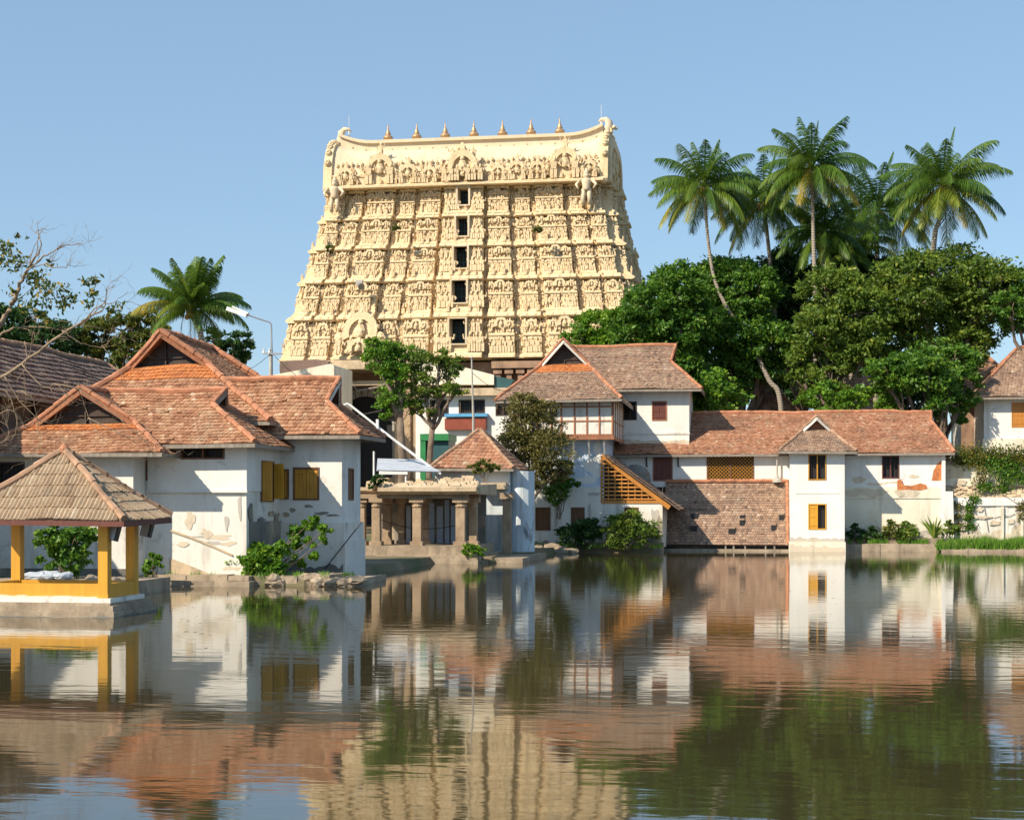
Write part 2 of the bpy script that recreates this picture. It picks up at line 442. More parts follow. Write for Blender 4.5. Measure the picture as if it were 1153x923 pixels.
# ------------------------------------------------------------------ roofs, walls, windows
def tiles(mb, poly, e=0.24, w=0.22, h=0.035, curve=0.02, jit=0.012, holes=(), base=True, stag=True):
    """lay single clay tiles over a planar roof face; poly[0]->poly[1] is the eave"""
    poly = [Vector(p) for p in poly]
    p0 = poly[0]
    u = (poly[1] - p0).normalized()
    far = max(poly, key=lambda p: ((p - p0) - u * (p - p0).dot(u)).length)
    v = (far - p0) - u * (far - p0).dot(u); v.normalize()
    n = u.cross(v)
    if n.z < 0: n = -n
    p2 = [((p - p0).dot(u), (p - p0).dot(v)) for p in poly]
    vmax = max(q[1] for q in p2)
    def span(vc):
        xs = []
        for (x0, y0), (x1, y1) in zip(p2, p2[1:] + p2[:1]):
            if (y0 <= vc < y1) or (y1 <= vc < y0):
                xs.append(x0 + (x1 - x0) * (vc - y0) / (y1 - y0))
        return (min(xs), max(xs)) if len(xs) > 1 else None
    at = lambda a, b, c: p0 + u * a + v * b + n * c
    r = 0; vv = 0.0
    while vv < vmax - 0.03:
        sp = span(min(vv + e * 0.45, vmax - 0.01))
        v1 = min(vv + e * 1.2, vmax)
        if sp:
            a = sp[0] - (w * 0.5 if r % 2 and stag else 0) - (rng.random() * 0.03 if stag else 0)
            rt = rng.gauss(0, 0.06)
            while a < sp[1]:
                u0, u1 = max(a, sp[0]), min(a + w, sp[1])
                if u1 - u0 > 0.03 and not any(h0 < (u0 + u1) / 2 < h1 and g0 < vv + e / 2 < g1 for h0, h1, g0, g1 in holes):
                    hh = h + rng.uniform(-jit, jit * 1.5); um = (u0 + u1) / 2
                    sk = rng.uniform(-jit, jit)
                    if rng.random() < 0.012: hh += 0.05
                    tn = min(1, max(0, rng.gauss(0.52, 0.16) + rt))
                    vb = vv - rng.uniform(0, 0.025)
                    mb.add([at(u0, vb, hh + sk), at(um, vb, hh + curve), at(u1, vb, hh - sk), at(u0, v1, 0.004), at(um, v1, 0.004 + curve * 0.7), at(u1, v1, 0.004),
                            at(u0, vb, -0.015), at(u1, vb, -0.015), at(um, vb, -0.015)],
                           [(0, 1, 4, 3), (1, 2, 5, 4), (6, 8, 1, 0), (8, 7, 2, 1)], tn)
                a += w
        vv += e; r += 1
    if base:
        b0 = [p - n * 0.03 for p in poly]; b1 = [p - n * 0.11 for p in poly]
        k = len(poly)
        mb.add(b0 + b1, [tuple(range(k)), tuple(range(k, 2 * k))] + [(i, (i + 1) % k, k + (i + 1) % k, k + i) for i in range(k)], 0.12)

def caps(mb, p, q, r=0.11, seg=0.42):
    p, q = Vector(p), Vector(q)
    L = (q - p).length; k = max(1, int(round(L / seg)))
    for i in range(k):
        a = p + (q - p) * (i / k); b = p + (q - p) * min(1, (i + 1.12) / k)
        off = Vector((rng.uniform(-.01, .01), rng.uniform(-.01, .01), rng.uniform(-.012, .012)))
        mb.tube([a + off, b + off], [r * rng.uniform(1.0, 1.12), r * rng.uniform(0.86, 0.94)], 7, rng.random())

def sag(*ms):
    """old timbers: every roof line wavers a little, the same way for all its layers"""
    for m in ms:
        m.v = [(x, y, z + .10 * mnoise.noise(Vector((x * .33, y * .33, 5.1))) + .035 * mnoise.noise(Vector((x * 1.1, y * 1.1, 9.4)))) for x, y, z in m.v]

def blotch(T, tf, spots, mat, name='stain', d=.006):
    """ragged stains and patches of fallen plaster lying on a wall: (a, z, half width, half height)"""
    for a, z, rw_, rh_ in spots:
        b = MB(tf)
        n = 18; s0 = rng.random() * 50
        pl = []
        for k in range(n):
            q = 2 * math.pi * k / n
            r = 1 + .75 * mnoise.noise(Vector((math.cos(q) * 1.6 + s0, math.sin(q) * 1.6, s0)))
            pl.append((a + rw_ * r * math.cos(q), z + rh_ * r * math.sin(q)))
        b.slab(pl, 0, d); d += .0035
        b.build(name, M[mat], T)

def tide(T, tf, a0, a1, z0, h, mat='mould', d=.012, step=.16):
    """ragged damp band along the foot of a wall"""
    b = MB(tf); n = max(3, int((a1 - a0) / step)); s0 = rng.random() * 40
    top = [z0 + h * (.45 + .9 * abs(mnoise.noise(Vector((k * .33 + s0, 1.3, s0)))) + .5 * abs(mnoise.noise(Vector((k * .9, s0, 2)))) + rng.random() * .12) for k in range(n + 1)]
    for k in range(n):
        x0, x1 = a0 + (a1 - a0) * k / n, a0 + (a1 - a0) * (k + 1) / n
        b.add([(x0, d, z0), (x1, d, z0), (x1, d, top[k + 1]), (x0, d, top[k]), (x0, 0, z0), (x1, 0, z0), (x1, -.002, top[k + 1]), (x0, -.002, top[k])], [(0, 1, 2, 3), (3, 2, 6, 7)])
    return b.build('damp_band', M[mat], T)

def kroof(T, axis, a0, a1, b0, b1, ze, zr, end0, end1, mat, capmat, gable='darkwood', barge='barge', strip=None, bm=None, over=0.28, e=0.24, w=0.22, h=0.035, capr=0.11, faces='LR01', fascia='greywood', holes=(), stag=True, curve=.02, jit=.012):
    """tiled roof, ridge along axis; ends: None, ('gablet', inset, z), ('hip', inset), ('gable',)"""
    pt = (lambda a, b, z: Vector((a, b, z))) if axis == 'x' else (lambda a, b, z: Vector((b, a, z)))
    bm = (b0 + b1) / 2 if bm is None else bm
    mb, cp, gp, fa, st = MB(), MB(), MB(), MB(), MB()
    bbs = []
    rz = {}
    info = []
    for k, (en, sgn, ae) in enumerate(((end0, -1, a0), (end1, 1, a1))):
        if en is None or en[0] == 'open': info.append(dict(kind=None, ar=ae)); continue
        if en[0] == 'gablet':
            ins, zg = en[1], en[2]; t = (zg - ze) / (zr - ze)
            info.append(dict(kind='gablet', ag=ae - sgn * ins, ar=ae - sgn * ins + sgn * over, zg=zg, L=b0 + (bm - b0) * t, R=b1 + (bm - b1) * t, s=sgn, ae=ae))
        elif en[0] == 'hip':
            info.append(dict(kind='hip', ar=ae - sgn * en[1], s=sgn, ae=ae))
        else:
            info.append(dict(kind='gable', ag=ae - sgn * over, ar=ae, zg=ze, L=b0, R=b1, s=sgn, ae=ae))
    i0, i1 = info
    for key, be, tk in (('L', b0, 'L'), ('R', b1, 'R')):
        if key not in faces: continue
        zbe = ze
        pl = [pt(a0, be, zbe), pt(a1, be, zbe)]
        if i1['kind'] == 'gablet': pl.append(pt(i1['ag'], i1[tk], i1['zg']))
        pl += [pt(i1['ar'], bm, zr), pt(i0['ar'], bm, zr)]
        if i0['kind'] == 'gablet': pl.append(pt(i0['ag'], i0[tk], i0['zg']))
        tiles(mb, pl, e, w, h, curve, jit, holes=holes if key == 'L' else (), stag=stag)
        q = 0.06
        fa.bar(pt(a0, be, ze - 0.09), pt(a1, be, ze - 0.09), 0.05, 0.14)
    for idx, k in (('0', i0), ('1', i1)):
        if k['kind'] is None or idx not in faces: continue
        s = k['s']
        if k['kind'] == 'hip':
            tiles(mb, [pt(k['ae'], b0, ze), pt(k['ae'], b1, ze), pt(k['ar'], bm, zr)], e, w, h, curve, jit, stag=stag)
            for be in (b0, b1): caps(cp, pt(k['ae'], be, ze + .06), pt(k['ar'], bm, zr + .05), capr)
            fa.bar(pt(k['ae'], b0, ze - .09), pt(k['ae'], b1, ze - .09), .05, .14)
            continue
        if k['kind'] == 'gablet':
            tp = [pt(k['ae'], b0, ze), pt(k['ae'], b1, ze), pt(k['ag'], k['R'], k['zg']), pt(k['ag'], k['L'], k['zg'])]
            if strip:                                  # the top courses are newer tiles
                f = 1 - strip
                lo = [tp[0], tp[1], tp[1].lerp(tp[2], f), tp[0].lerp(tp[3], f)]
                hi = [lo[3], lo[2], tp[2], tp[3]]
                tiles(mb, lo, e, w, h); tiles(st, hi, e, w, h)
            else: tiles(mb, tp, e, w, h)
            caps(cp, tp[0] + Vector((0, 0, .06)), tp[3] + Vector((0, 0, .06)), capr)
            caps(cp, tp[1] + Vector((0, 0, .06)), tp[2] + Vector((0, 0, .06)), capr)
            fa.bar(pt(k['ae'], b0, ze - .09), pt(k['ae'], b1, ze - .09), .05, .14)
        # timber gable, set back under the rake
        ag, zg = k['ag'], k['zg']; ib = ag - s * 0.18
        L2, R2 = k['L'], k['R']
        gp.add([pt(ib, L2, zg - .02), pt(ib, R2, zg - .02), pt(ib, bm, zr - .06), pt(ib - s * .06, L2, zg - .02), pt(ib - s * .06, R2, zg - .02), pt(ib - s * .06, bm, zr - .06)],
               [(0, 1, 2), (3, 5, 4), (0, 3, 4, 1), (1, 4, 5, 2), (2, 5, 3, 0)], .4)
        nrow = max(2, int((zr - zg) / 0.28))
        for j in range(1, nrow):                       # ledges and struts of the gable
            z = zg + (zr - zg) * j / nrow; t = j / nrow
            la, rb = L2 + (bm - L2) * t, R2 + (bm - R2) * t
            gp.bar(pt(ib + s * .05, la, z), pt(ib + s * .05, rb, z), .05, .05, tone=.7)
        gp.bar(pt(ib + s * .07, bm, zg), pt(ib + s * .07, bm, zr - .1), .06, .06)
        for be in (L2, R2):
            bb = MB(); bbs.append(bb)
            d = (be - bm)
            lo_ = pt(ag + s * .04, be + d * 0.10, zg - (zr - zg) * 0.10 if k['kind'] == 'gablet' else zg)
            hi_ = pt(k['ar'] + s * .03, bm, zr + .0)
            bb.bar(lo_ - Vector((0, 0, .02)), hi_ - Vector((0, 0, .02)), .06, .24)
            caps(cp, lo_ + Vector((0, 0, .13)), hi_ + Vector((0, 0, .13)), capr * .85)
    ra, rb = pt(i0['ar'], bm, zr + .07), pt(i1['ar'], bm, zr + .07)
    if (ra - rb).length > .1: caps(cp, ra, rb, capr * 1.15)
    sag(mb, cp, gp, fa, st, *bbs)
    o = mb.build('roof', M[mat], T)
    if st.f: st.build('new_tile_course', M['tile_new'], o)
    cp.build('ridge_caps', M[capmat], o)
    if gp.f: gp.build('gable_panel', M[gable], o)
    for bb in bbs: bb.build('bargeboard', M[barge], o)
    if fa.f: fa.build('eave_board', M[fascia], o)
    return o

def wall(mb, tf, a0, a1, z0, z1, th=0.3, holes=(), tone=.5):
    """wall whose outer face is d = 0, with real openings (a0, a1, z0, z1)"""
    old = mb.tf; mb.tf = tf
    xs = sorted({a0, a1, *[h[0] for h in holes], *[h[1] for h in holes]})
    zs = sorted({z0, z1, *[h[2] for h in holes], *[h[3] for h in holes]})
    inside = lambda x, z: any(h[0] < x < h[1] and h[2] < z < h[3] for h in holes)
    for x0, x1 in zip(xs, xs[1:]):
        for y0, y1 in zip(zs, zs[1:]):
            if inside((x0 + x1) / 2, (y0 + y1) / 2): continue
            for d in (0, -th):
                mb.quad((x0, d, y0), (x1, d, y0), (x1, d, y1), (x0, d, y1), tone=tone)
    for h in holes:
        x0, x1, y0, y1 = h
        for q in (((x0, y0), (x1, y0)), ((x1, y0), (x1, y1)), ((x1, y1), (x0, y1)), ((x0, y1), (x0, y0))):
            mb.quad((q[0][0], 0, q[0][1]), (q[1][0], 0, q[1][1]), (q[1][0], -th, q[1][1]), (q[0][0], -th, q[0][1]), tone=tone)
    for q in (((a0, z0), (a1, z0)), ((a1, z0), (a1, z1)), ((a1, z1), (a0, z1)), ((a0, z1), (a0, z0))):
        mb.quad((q[0][0], 0, q[0][1]), (q[1][0], 0, q[1][1]), (q[1][0], -th, q[1][1]), (q[0][0], -th, q[0][1]), tone=tone)
    mb.tf = old

def window(T, tf, h, kind, framemat, leafmat, name='window', fw=0.07, leaf2=None, label=None, n=6):
    a0, a1, z0, z1 = h
    fr = MB(tf)
    dz = -0.10
    fr.box(a0, a0 + fw, dz, 0.035, z0, z1); fr.box(a1 - fw, a1, dz, 0.035, z0, z1)
    fr.box(a0 + fw, a1 - fw, dz, 0.035, z0, z0 + fw); fr.box(a0 + fw, a1 - fw, dz, 0.035, z1 - fw, z1)
    o = fr.build(name, M[framemat], T)
    if label: lab(o, label)
    b0, b1, c0, c1 = a0 + fw, a1 - fw, z0 + fw, z1 - fw
    pn = MB(tf); pn.box(b0, b1, -.27, -.24, c0, c1); pn.build('pane', M['dark'], o)  # opaque near-black sheet, the room's darkness painted on
    mid = (b0 + b1) / 2
    def shutter(x0, x1, mat):
        s = MB(tf); k = max(2, int((x1 - x0) / .14)); w_ = (x1 - x0) / k
        for i in range(k):
            s.box(x0 + i * w_ + .004, x0 + (i + 1) * w_ - .004, -.045 + rng.uniform(-.006, .006), -.012 + rng.uniform(-.006, .006), c0, c1, rng.random())
        for zz in (c0 + (c1 - c0) * .12, c0 + (c1 - c0) * .5, c0 + (c1 - c0) * .88):
            s.box(x0 + .01, x1 - .01, -.012, .012, zz - .035, zz + .035)
        s.build('shutter', M[mat], o)
    if kind in ('closed', 'half'):
        shutter(b0, mid - .006, leafmat)
        if kind == 'closed': shutter(mid + .006, b1, leafmat)
    if kind in ('bars', 'half'):
        g = MB(tf); x0 = b0 if kind == 'bars' else mid + .01
        k = n if kind == 'bars' else max(2, n // 2)
        for i in range(1, k):
            x = x0 + (b1 - x0) * i / k
            g.tube([(x, -.07, c0), (x, -.07, c1)], .012, 5)
        g.build('window_bars', M['darkwood'], o)
        ml = MB(tf); ml.box(mid - .035, mid + .035, -.09, .02, c0, c1); ml.build('mullion', M[framemat], o)
    return o

# ------------------------------------------------------------------ foliage
def leaf_mesh(name, C_, size, mat, parent, tone, aspect=0.45, bias=None, droop=0.3, jitter=0.35):
    """many single leaves: C_ centres, tone per leaf, bias a preferred outward direction"""
    n = len(C_)
    d = nr.normal(size=(n, 3))
    if bias is not None: d = d * 0.8 + bias
    d[:, 2] -= droop
    d /= np.linalg.norm(d, axis=1)[:, None] + 1e-9
    r = nr.normal(size=(n, 3)); r[:, 2] *= 0.5
    s = np.cross(d, r); s /= np.linalg.norm(s, axis=1)[:, None] + 1e-9
    nn = np.cross(s, d)
    L = size * (1 + jitter * nr.uniform(-1, 1, n))[:, None]
    W = L * aspect
    p0 = C_ - d * L * .5; p2 = C_ + d * L * .5
    p1 = C_ + s * W * .5 + nn * L * .06 - d * L * .05; p3 = C_ - s * W * .5 + nn * L * .06 - d * L * .05
    off = np.array(OFF[parent.name]) if parent is not None else np.zeros(3)
    v = np.stack([p0, p1, p2, p3], 1).reshape(-1, 3) - off
    me = bpy.data.meshes.new(name)
    me.vertices.add(n * 4); me.vertices.foreach_set('co', v.astype(np.float32).ravel())
    me.loops.add(n * 4); me.loops.foreach_set('vertex_index', np.arange(n * 4, dtype=np.int32))
    me.polygons.add(n); me.polygons.foreach_set('loop_start', np.arange(0, n * 4, 4, dtype=np.int32))
    me.update(calc_edges=True); me.validate()
    at = me.attributes.new('tone', 'FLOAT', 'FACE')
    at.data.foreach_set('value', np.clip(tone, 0, 1).astype(np.float32))
    return link_mesh(name, me, M[mat], parent)

def clumps(lobes, per=9.0, leaves=70, rc=0.26, up=0.25, hollow=0.72):
    """lobes: (centre, radii). Leaf clumps sit in the outer shell of each lobe, ragged, with gaps"""
    cs, out, tn = [], [], []
    for c, r in lobes:
        c = np.array(c, float); r = np.array(r if hasattr(r, '__len__') else (r, r, r), float)
        k = max(6, int(per * (r[0] * r[2] + r[0] * r[1]) ** 1.0))
        for _ in range(k):
            d = nr.normal(size=3); d[2] += up; d /= np.linalg.norm(d)
            q = hollow + (1.08 - hollow) * nr.rand() ** 0.7
            q *= 1 + 0.22 * mnoise.noise(Vector(tuple(d * 2.3 + c * 0.13)))
            p = c + d * r * q
            R = rc * min(r) * nr.uniform(.6, 1.25)
            m_ = int(leaves * nr.uniform(.6, 1.3))
            g = nr.normal(size=(m_, 3)) * np.array([R, R, R * .62]) * .62
            cs.append(p + g); out.append(np.tile(d, (m_, 1)) * .7 + g / (R + 1e-6) * .35)
            tn.append(nr.normal(.5 + nr.normal(0, .10), .17, m_))
    return np.concatenate(cs), np.concatenate(out), np.concatenate(tn)

def wiggle(p, q, n=6, amp=0.2):
    p, q = Vector(p), Vector(q)
    pts = []
    for i in range(n + 1):
        t = i / n; k = amp * math.sin(math.pi * t)
        pts.append(p.lerp(q, t) + Vector((rng.uniform(-1, 1), rng.uniform(-1, 1), rng.uniform(-.5, .5))) * k * .6)
    return pts

def tree(name, label, base, lobes, mat, cat='tree', leafsize=0.3, per=9, leaves=70, rc=.26, trunk_r=.28, bark='bark', group=None, fork=None, up=.25, aspect=.45, hollow=.72, droop=.3):
    T = thing(name, label, cat, tuple(base), group)
    base = Vector(base)
    tb = MB()
    lob = [(Vector(c), r) for c, r in lobes]
    ctr = sum((c for c, r in lob), Vector()) / len(lob)
    fk = Vector(fork) if fork else base.lerp(ctr, .45)
    tb.tube(wiggle(base - Vector((0, 0, .3)), fk, 6, .15), [trunk_r * (1.25 - .4 * i / 6) for i in range(7)], 8)
    for c, r in lob:
        rr = r if not hasattr(r, '__len__') else min(r)
        pth = wiggle(fk - Vector((0, 0, .2)), c, 5, .35)
        tb.tube(pth, [trunk_r * .62 * (1 - .75 * i / 5) + .02 for i in range(6)], 6)
        for _ in range(5):
            d = Vector(nr.normal(size=3)); d.z = abs(d.z) * .6; d.normalize()
            tb.tube(wiggle(pth[3 + rng.randint(0, 2)], c + d * rr * .85, 4, .25), [trunk_r * .22 * (1 - .2 * i) + .012 for i in range(5)], 5)
    tb.build('trunk', M[bark], T, True)
    C_, B_, t_ = clumps(lobes, per, leaves, rc, up, hollow)
    leaf_mesh('crown', C_, leafsize, mat, T, t_, aspect, B_, droop)
    return T

def palm(label, pts, crown_r, nf=24, seed=0, group='coconut palms', r0=.22, dark=0.0, upright=0.0, yellow=.16, base_below=None):
    """pts: trunk path from the ground to the crown"""
    R = random.Random(seed)
    T = thing('coconut_palm', label, 'palm tree', tuple(pts[0]), group)
    tb = MB()
    path = []
    P_ = [Vector(p) for p in pts]
    if len(P_) > 2:                                    # smooth the given path
        for i in range(len(P_) - 1):
            a, b, c, d = P_[max(i - 1, 0)], P_[i], P_[i + 1], P_[min(i + 2, len(P_) - 1)]
            for k in range(5):
                t = k / 5
                path.append(.5 * ((2 * b) + (c - a) * t + (2 * a - 5 * b + 4 * c - d) * t * t + (3 * b - a - 3 * c + d) * t ** 3))
        path.append(P_[-1])
    else: path = wiggle(P_[0], P_[1], 8, .12)
    n = len(path)
    tb.tube(path, [r0 * (1.35 - .75 * (i / (n - 1)) ** .6) for i in range(n)], 8)
    tb.build('trunk', M['palmbark'], T, True)
    top = path[-1]
    off = OFF[T.name]
    for k in range(nf):
        f = k / nf
        az = 2.39996 * k + R.uniform(-.2, .2)
        el = math.radians(78 - 112 * f ** .85 + R.uniform(-8, 8)) if not upright else math.radians(88 - (115 - 45 * upright) * f ** 1.1 + R.uniform(-6, 6))
        L = crown_r * R.uniform(.92, 1.12) * (1.0 if f > .12 else .8)
        hd = Vector((math.cos(az), math.sin(az), 0))
        d = hd * math.cos(el) + Vector((0, 0, math.sin(el)))
        g = R.uniform(.75, 1.1) * (1.1 - .45 * max(0, math.sin(el)))
        fr = MB()
        segs = 12; pos = top + d * .12; pth = [pos.copy()]; dirs = [d.copy()]
        for i in range(segs):
            d = (d + Vector((0, 0, -1)) * g * .155 * (.35 + i / segs)).normalized()
            pos = pos + d * (L / segs); pth.append(pos.copy()); dirs.append(d.copy())
        yel = 1 if (f > .72 and R.random() < yellow * 3.2) else 0
        tn = min(1, max(0, R.gauss(.45, .1) + .34 * yel - dark))
        fr.tube(pth, [.05 * (1 - .8 * i / segs) + .006 for i in range(segs + 1)], 4, min(1, tn + .2))
        per_seg = 7
        for i in range(segs):
            for j in range(per_seg):
                t = (i + j / per_seg) / segs
                if t < .12: continue
                b = pth[i].lerp(pth[i + 1], j / per_seg); dd = dirs[i].lerp(dirs[i + 1], j / per_seg)
                sd = dd.cross(Vector((0, 0, 1)))
                if sd.length < .05: sd = hd.cross(Vector((0, 0, 1)))
                sd.normalize()
                ln = L * .26 * (math.sin(math.pi * min(1, .18 + t * .78)) ** .7) * R.uniform(.85, 1.1)
                for sg in (-1, 1):
                    q = (sd * sg * .8 + dd * .62 + Vector((0, 0, -.42 - .55 * R.random()))).normalized()
                    wv = dd * (.019 + .009 * R.random())
                    m_ = b + q * ln * .55; e_ = b + q * ln + Vector((0, 0, -ln * .28))
                    fr.add([b - wv, b + wv, m_ + wv * 1.25, e_, m_ - wv * 1.25], [(0, 1, 2, 4), (4, 2, 3)], min(1, max(0, tn + R.gauss(0, .09) + (.08 if yel and t > .6 else 0))))
        fr.build('frond', M['palm'], T)
    for k in range(3):                                 # dead fronds hanging under the crown
        a = R.random() * 6.28; hd = Vector((math.cos(a), math.sin(a), 0)); db = MB()
        pth = [top, top + hd * .5 + Vector((0, 0, -.1)), top + hd * .75 + Vector((0, 0, -.9)), top + hd * .8 + Vector((0, 0, -crown_r * .5))]
        db.tube(pth, [.04, .03, .02, .01], 4, .8)
        for j in range(26):
            b_ = pth[1].lerp(pth[2], j / 13) if j < 13 else pth[2].lerp(pth[3], (j - 13) / 13)
            for sg in (-1, 1):
                e_ = b_ + Vector((sg * .22 * -hd.y + R.gauss(0, .08), sg * .22 * hd.x + R.gauss(0, .08), -.55 - .3 * R.random()))
                db.add([b_ + Vector((0, 0, .02)), b_ - Vector((0, 0, .02)), e_], [(0, 1, 2)], .7 + .3 * R.random())
        db.build('dead_frond', M['leaf_brown'], T)
    nb = MB()
    for k in range(11):
        a = k * 2.4
        nb.ball(top + Vector((math.cos(a) * .38, math.sin(a) * .38, -.25 - .3 * R.random())), (.16, .16, .2), 7, 5, R.random())
    nb.build('coconuts', M['nut'], T, True)
    return T

def shrub(name, label, base, lobes, mat, cat='shrub', leafsize=.16, per=26, leaves=45, group=None, stems=5, aspect=.5, rc=.3, bark='bark', hollow=.45):
    T = thing(name, label, cat, tuple(base), group)
    sb = MB()
    for i in range(stems):
        c, r = lobes[i % len(lobes)]
        rr = min(r) if hasattr(r, '__len__') else r
        q = Vector(c) + Vector((rng.uniform(-1, 1), rng.uniform(-1, 1), rng.uniform(0, 1))) * rr * .6
        sb.tube(wiggle(Vector(base) + Vector((rng.uniform(-.15, .15), 0, -.1)), q, 4, .2), [.035, .03, .022, .016, .008], 5)
    sb.build('stem', M[bark], T)
    C_, B_, t_ = clumps(lobes, per, leaves, rc, .25, hollow)
    leaf_mesh('foliage', C_, leafsize, mat, T, t_, aspect, B_)
    return T

def vine(name, label, anchors, mat, cat='creeper', n=400, spread=.25, leafsize=.14, group=None, drop=0.0):
    """ivy hanging on a wall: anchors are points (x, y, z, radius) strung along the stems"""
    T = thing(name, label, cat, tuple(anchors[0][:3]), group)
    sb = MB()
    cs, tn = [], []
    for i, a in enumerate(anchors):
        k = int(n / len(anchors))
        g = nr.normal(size=(k, 3)) * np.array([a[3], .07, a[3] * .8])
        g[:, 1] = -np.abs(g[:, 1])
        cs.append(np.array(a[:3]) + g); tn.append(nr.normal(.55, .2, k))
        if i: sb.tube([Vector(anchors[i - 1][:3]), Vector(a[:3])], .02, 4)
    if sb.f: sb.build('stem', M['bark'], T)
    c = np.concatenate(cs)
    leaf_mesh('foliage', c, leafsize, mat, T, np.concatenate(tn), .7, np.tile([0, -.8, .2], (len(c), 1)))
    return T
# ------------------------------------------------------------------ ground and water
def shore(x):
    if x < -24.6: return 43.6
    if x < -21.6: return 48.5
    if x < -16.1: return 54.8
    if x < -13.4: return 78.2
    if x < -12.3: return 85.2
    if x < -5.8: return 96.9
    if x < 6.0: return 103.4
    if x < 11.0: return 103.0
    return 101.6
def height(x, y):
    if -75 < x < 75 and 6 < y < shore(x): return -1.3
    if y <= 6: return 1.3
    h = 0.35 + 1.9 * min(1, max(0, (y - 100) / 25))
    if x > 12.7 and y > 106.6: h = max(h, 6.3 if x > 12.9 else 4)
    return h + 0.05 * mnoise.noise(Vector((x * .5, y * .5, 0)))
gx = np.concatenate([[-4000, -1500, -500, -200, -110, -76], np.arange(-74.5, 74.6, 1.0), [76, 110, 200, 500, 1500, 4000]])
gy = np.concatenate([[-3000, -500, -100, -30, 0, 5], np.arange(6.5, 40, 3), np.arange(41, 130, 0.8), [135, 150, 170, 220, 400, 900, 2000, 5000]])
gv = [(x, y, height(x, y)) for y in gy for x in gx]
nx_ = len(gx)
gf = [(j * nx_ + i, j * nx_ + i + 1, (j + 1) * nx_ + i + 1, (j + 1) * nx_ + i) for j in range(len(gy) - 1) for i in range(nx_ - 1)]
gm = MB(); gm.add(gv, gf)
g_ = gm.build('ground', M['ground']); g_['kind'] = 'structure'
wm = MB(); wm.add([(-76, 5.5, 0), (76, 5.5, 0), (76, 106.5, 0), (-76, 106.5, 0)], [(0, 1, 2, 3)])
w_ = wm.build('water', M['water']); w_['kind'] = 'structure'

# ------------------------------------------------------------------ gopuram
GX, GY0 = -27.9, 143.5
GYC = GY0 + 10.3
TY = [(403, 352, 143.5, 18.0), (352, 311, 144.3, 17.0), (311, 274, 145.1, 16.15), (274, 241, 145.8, 15.3), (241, 209, 146.4, 14.6)]
gz = lambda py, Y: wz(515, py, Y)
gop = thing('gopuram_tower', 'towering cream temple gateway covered in tiers of carved figures, copper pots along its ridge', 'temple tower', (GX, GYC, 2.0))

def figure(mb, a, d, z, h, sit=False):
    t = rng.uniform(.3, .7); w = h * .13
    if sit:
        mb.ball((a, d, z + h * .18), (h * .34, h * .22, h * .18), 6, 3, t)
        mb.taper(a - w * 1.3, a + w * 1.3, d - w, d + w, z + h * .25, z + h * .68, 1.15, t)
        mb.ball((a, d, z + h * .84), (w * 1.05, w * 1.05, h * .16), 6, 4, t)
        return
    lean = rng.uniform(-.06, .06) * h
    for sg in (-1, 1):
        mb.taper(a + sg * w * .75 - w * .55, a + sg * w * .75 + w * .55, d - w * .6, d + w * .6, z, z + h * .48, 1.15, t)
        x0 = a + lean + sg * w * 1.5
        up = rng.random() < .45
        mb.bar((x0, d, z + h * .76), (x0 + sg * w * 1.0, d + w * .7, z + h * (.62 if not up else .70)), w * .6, tone=t)
        mb.bar((x0 + sg * w * 1.0, d + w * .7, z + h * (.62 if not up else .70)), (x0 + sg * w * (.5 if not up else 1.3), d + w * 1.1, z + h * (.5 if not up else .95)), w * .5, tone=t)
    mb.taper(a + lean * .5 - w, a + lean * .5 + w, d - w * .8, d + w * .8, z + h * .45, z + h * .80, 1.35, t)
    mb.ball((a + lean, d + w * .1, z + h * .9), (w * .8, w * .8, h * .11), 6, 4, t)
    mb.taper(a + lean - w * .6, a + lean + w * .6, d - w * .6, d + w * .6, z + h * .96, z + h * 1.12, .4, t)

def nasi(mb, a, d, z, r, th=.18):
    """horseshoe arch ornament with a figure in it"""
    n = 12
    ang = [math.radians(-25 + 230 * i / n) for i in range(n + 1)]
    o = [(a + r * math.cos(q), z + r * math.sin(q) * 1.1) for q in ang]
    i_ = [(a + r * .62 * math.cos(q), z + r * .62 * math.sin(q) * 1.1) for q in ang]
    for k in range(n):
        mb.slab([o[k], o[k + 1], i_[k + 1], i_[k]], d, d + th, rng.uniform(.4, .6))
        if k % 2 == 0: mb.ball((o[k][0], d + th * .5, o[k][1]), r * .15, 5, 3)
    mb.slab([(x, y) for x, y in i_], d - .02, d + .02, .3)
    mb.taper(a - r * .2, a + r * .2, d, d + th, z + r * 1.05, z + r * 1.6, .2)
    mb.ball((a, d + th, z + r * .05), (r * .3, r * .16, r * .42), 6, 4)
    mb.ball((a, d + th, z + r * .52), r * .17, 6, 4)
    for sg in (-1, 1): mb.ball((a + sg * r * 1.15, d + th * .4, z - r * .3), (r * .3, th * .7, r * .3), 6, 4)

def bays(L, centre, pattern):
    tot = sum(w for _, w in pattern); k = (L - centre) / tot
    out = []; a = centre
    for n, w in pattern:
        out.append((n, a, a + w * k)); a += w * k
    return [(n, -b, -a_) for n, a_, b in reversed(out)] + out

PAT = [('rec', .42), ('sala', 1.75), ('rec', .55), ('kuta', 1.25), ('rec', .5), ('sala', 2.35), ('rec', .5), ('kuta', 1.2), ('rec', .38), ('kuta', 1.15)]
PSIDE = [('rec', .5), ('kuta', 1.2), ('rec', .45), ('sala', 1.9), ('rec', .45), ('kuta', 1.2)]
PR = {'rec': 0.22, 'kuta': .76, 'sala': 1.0, 'cen': 1.4}

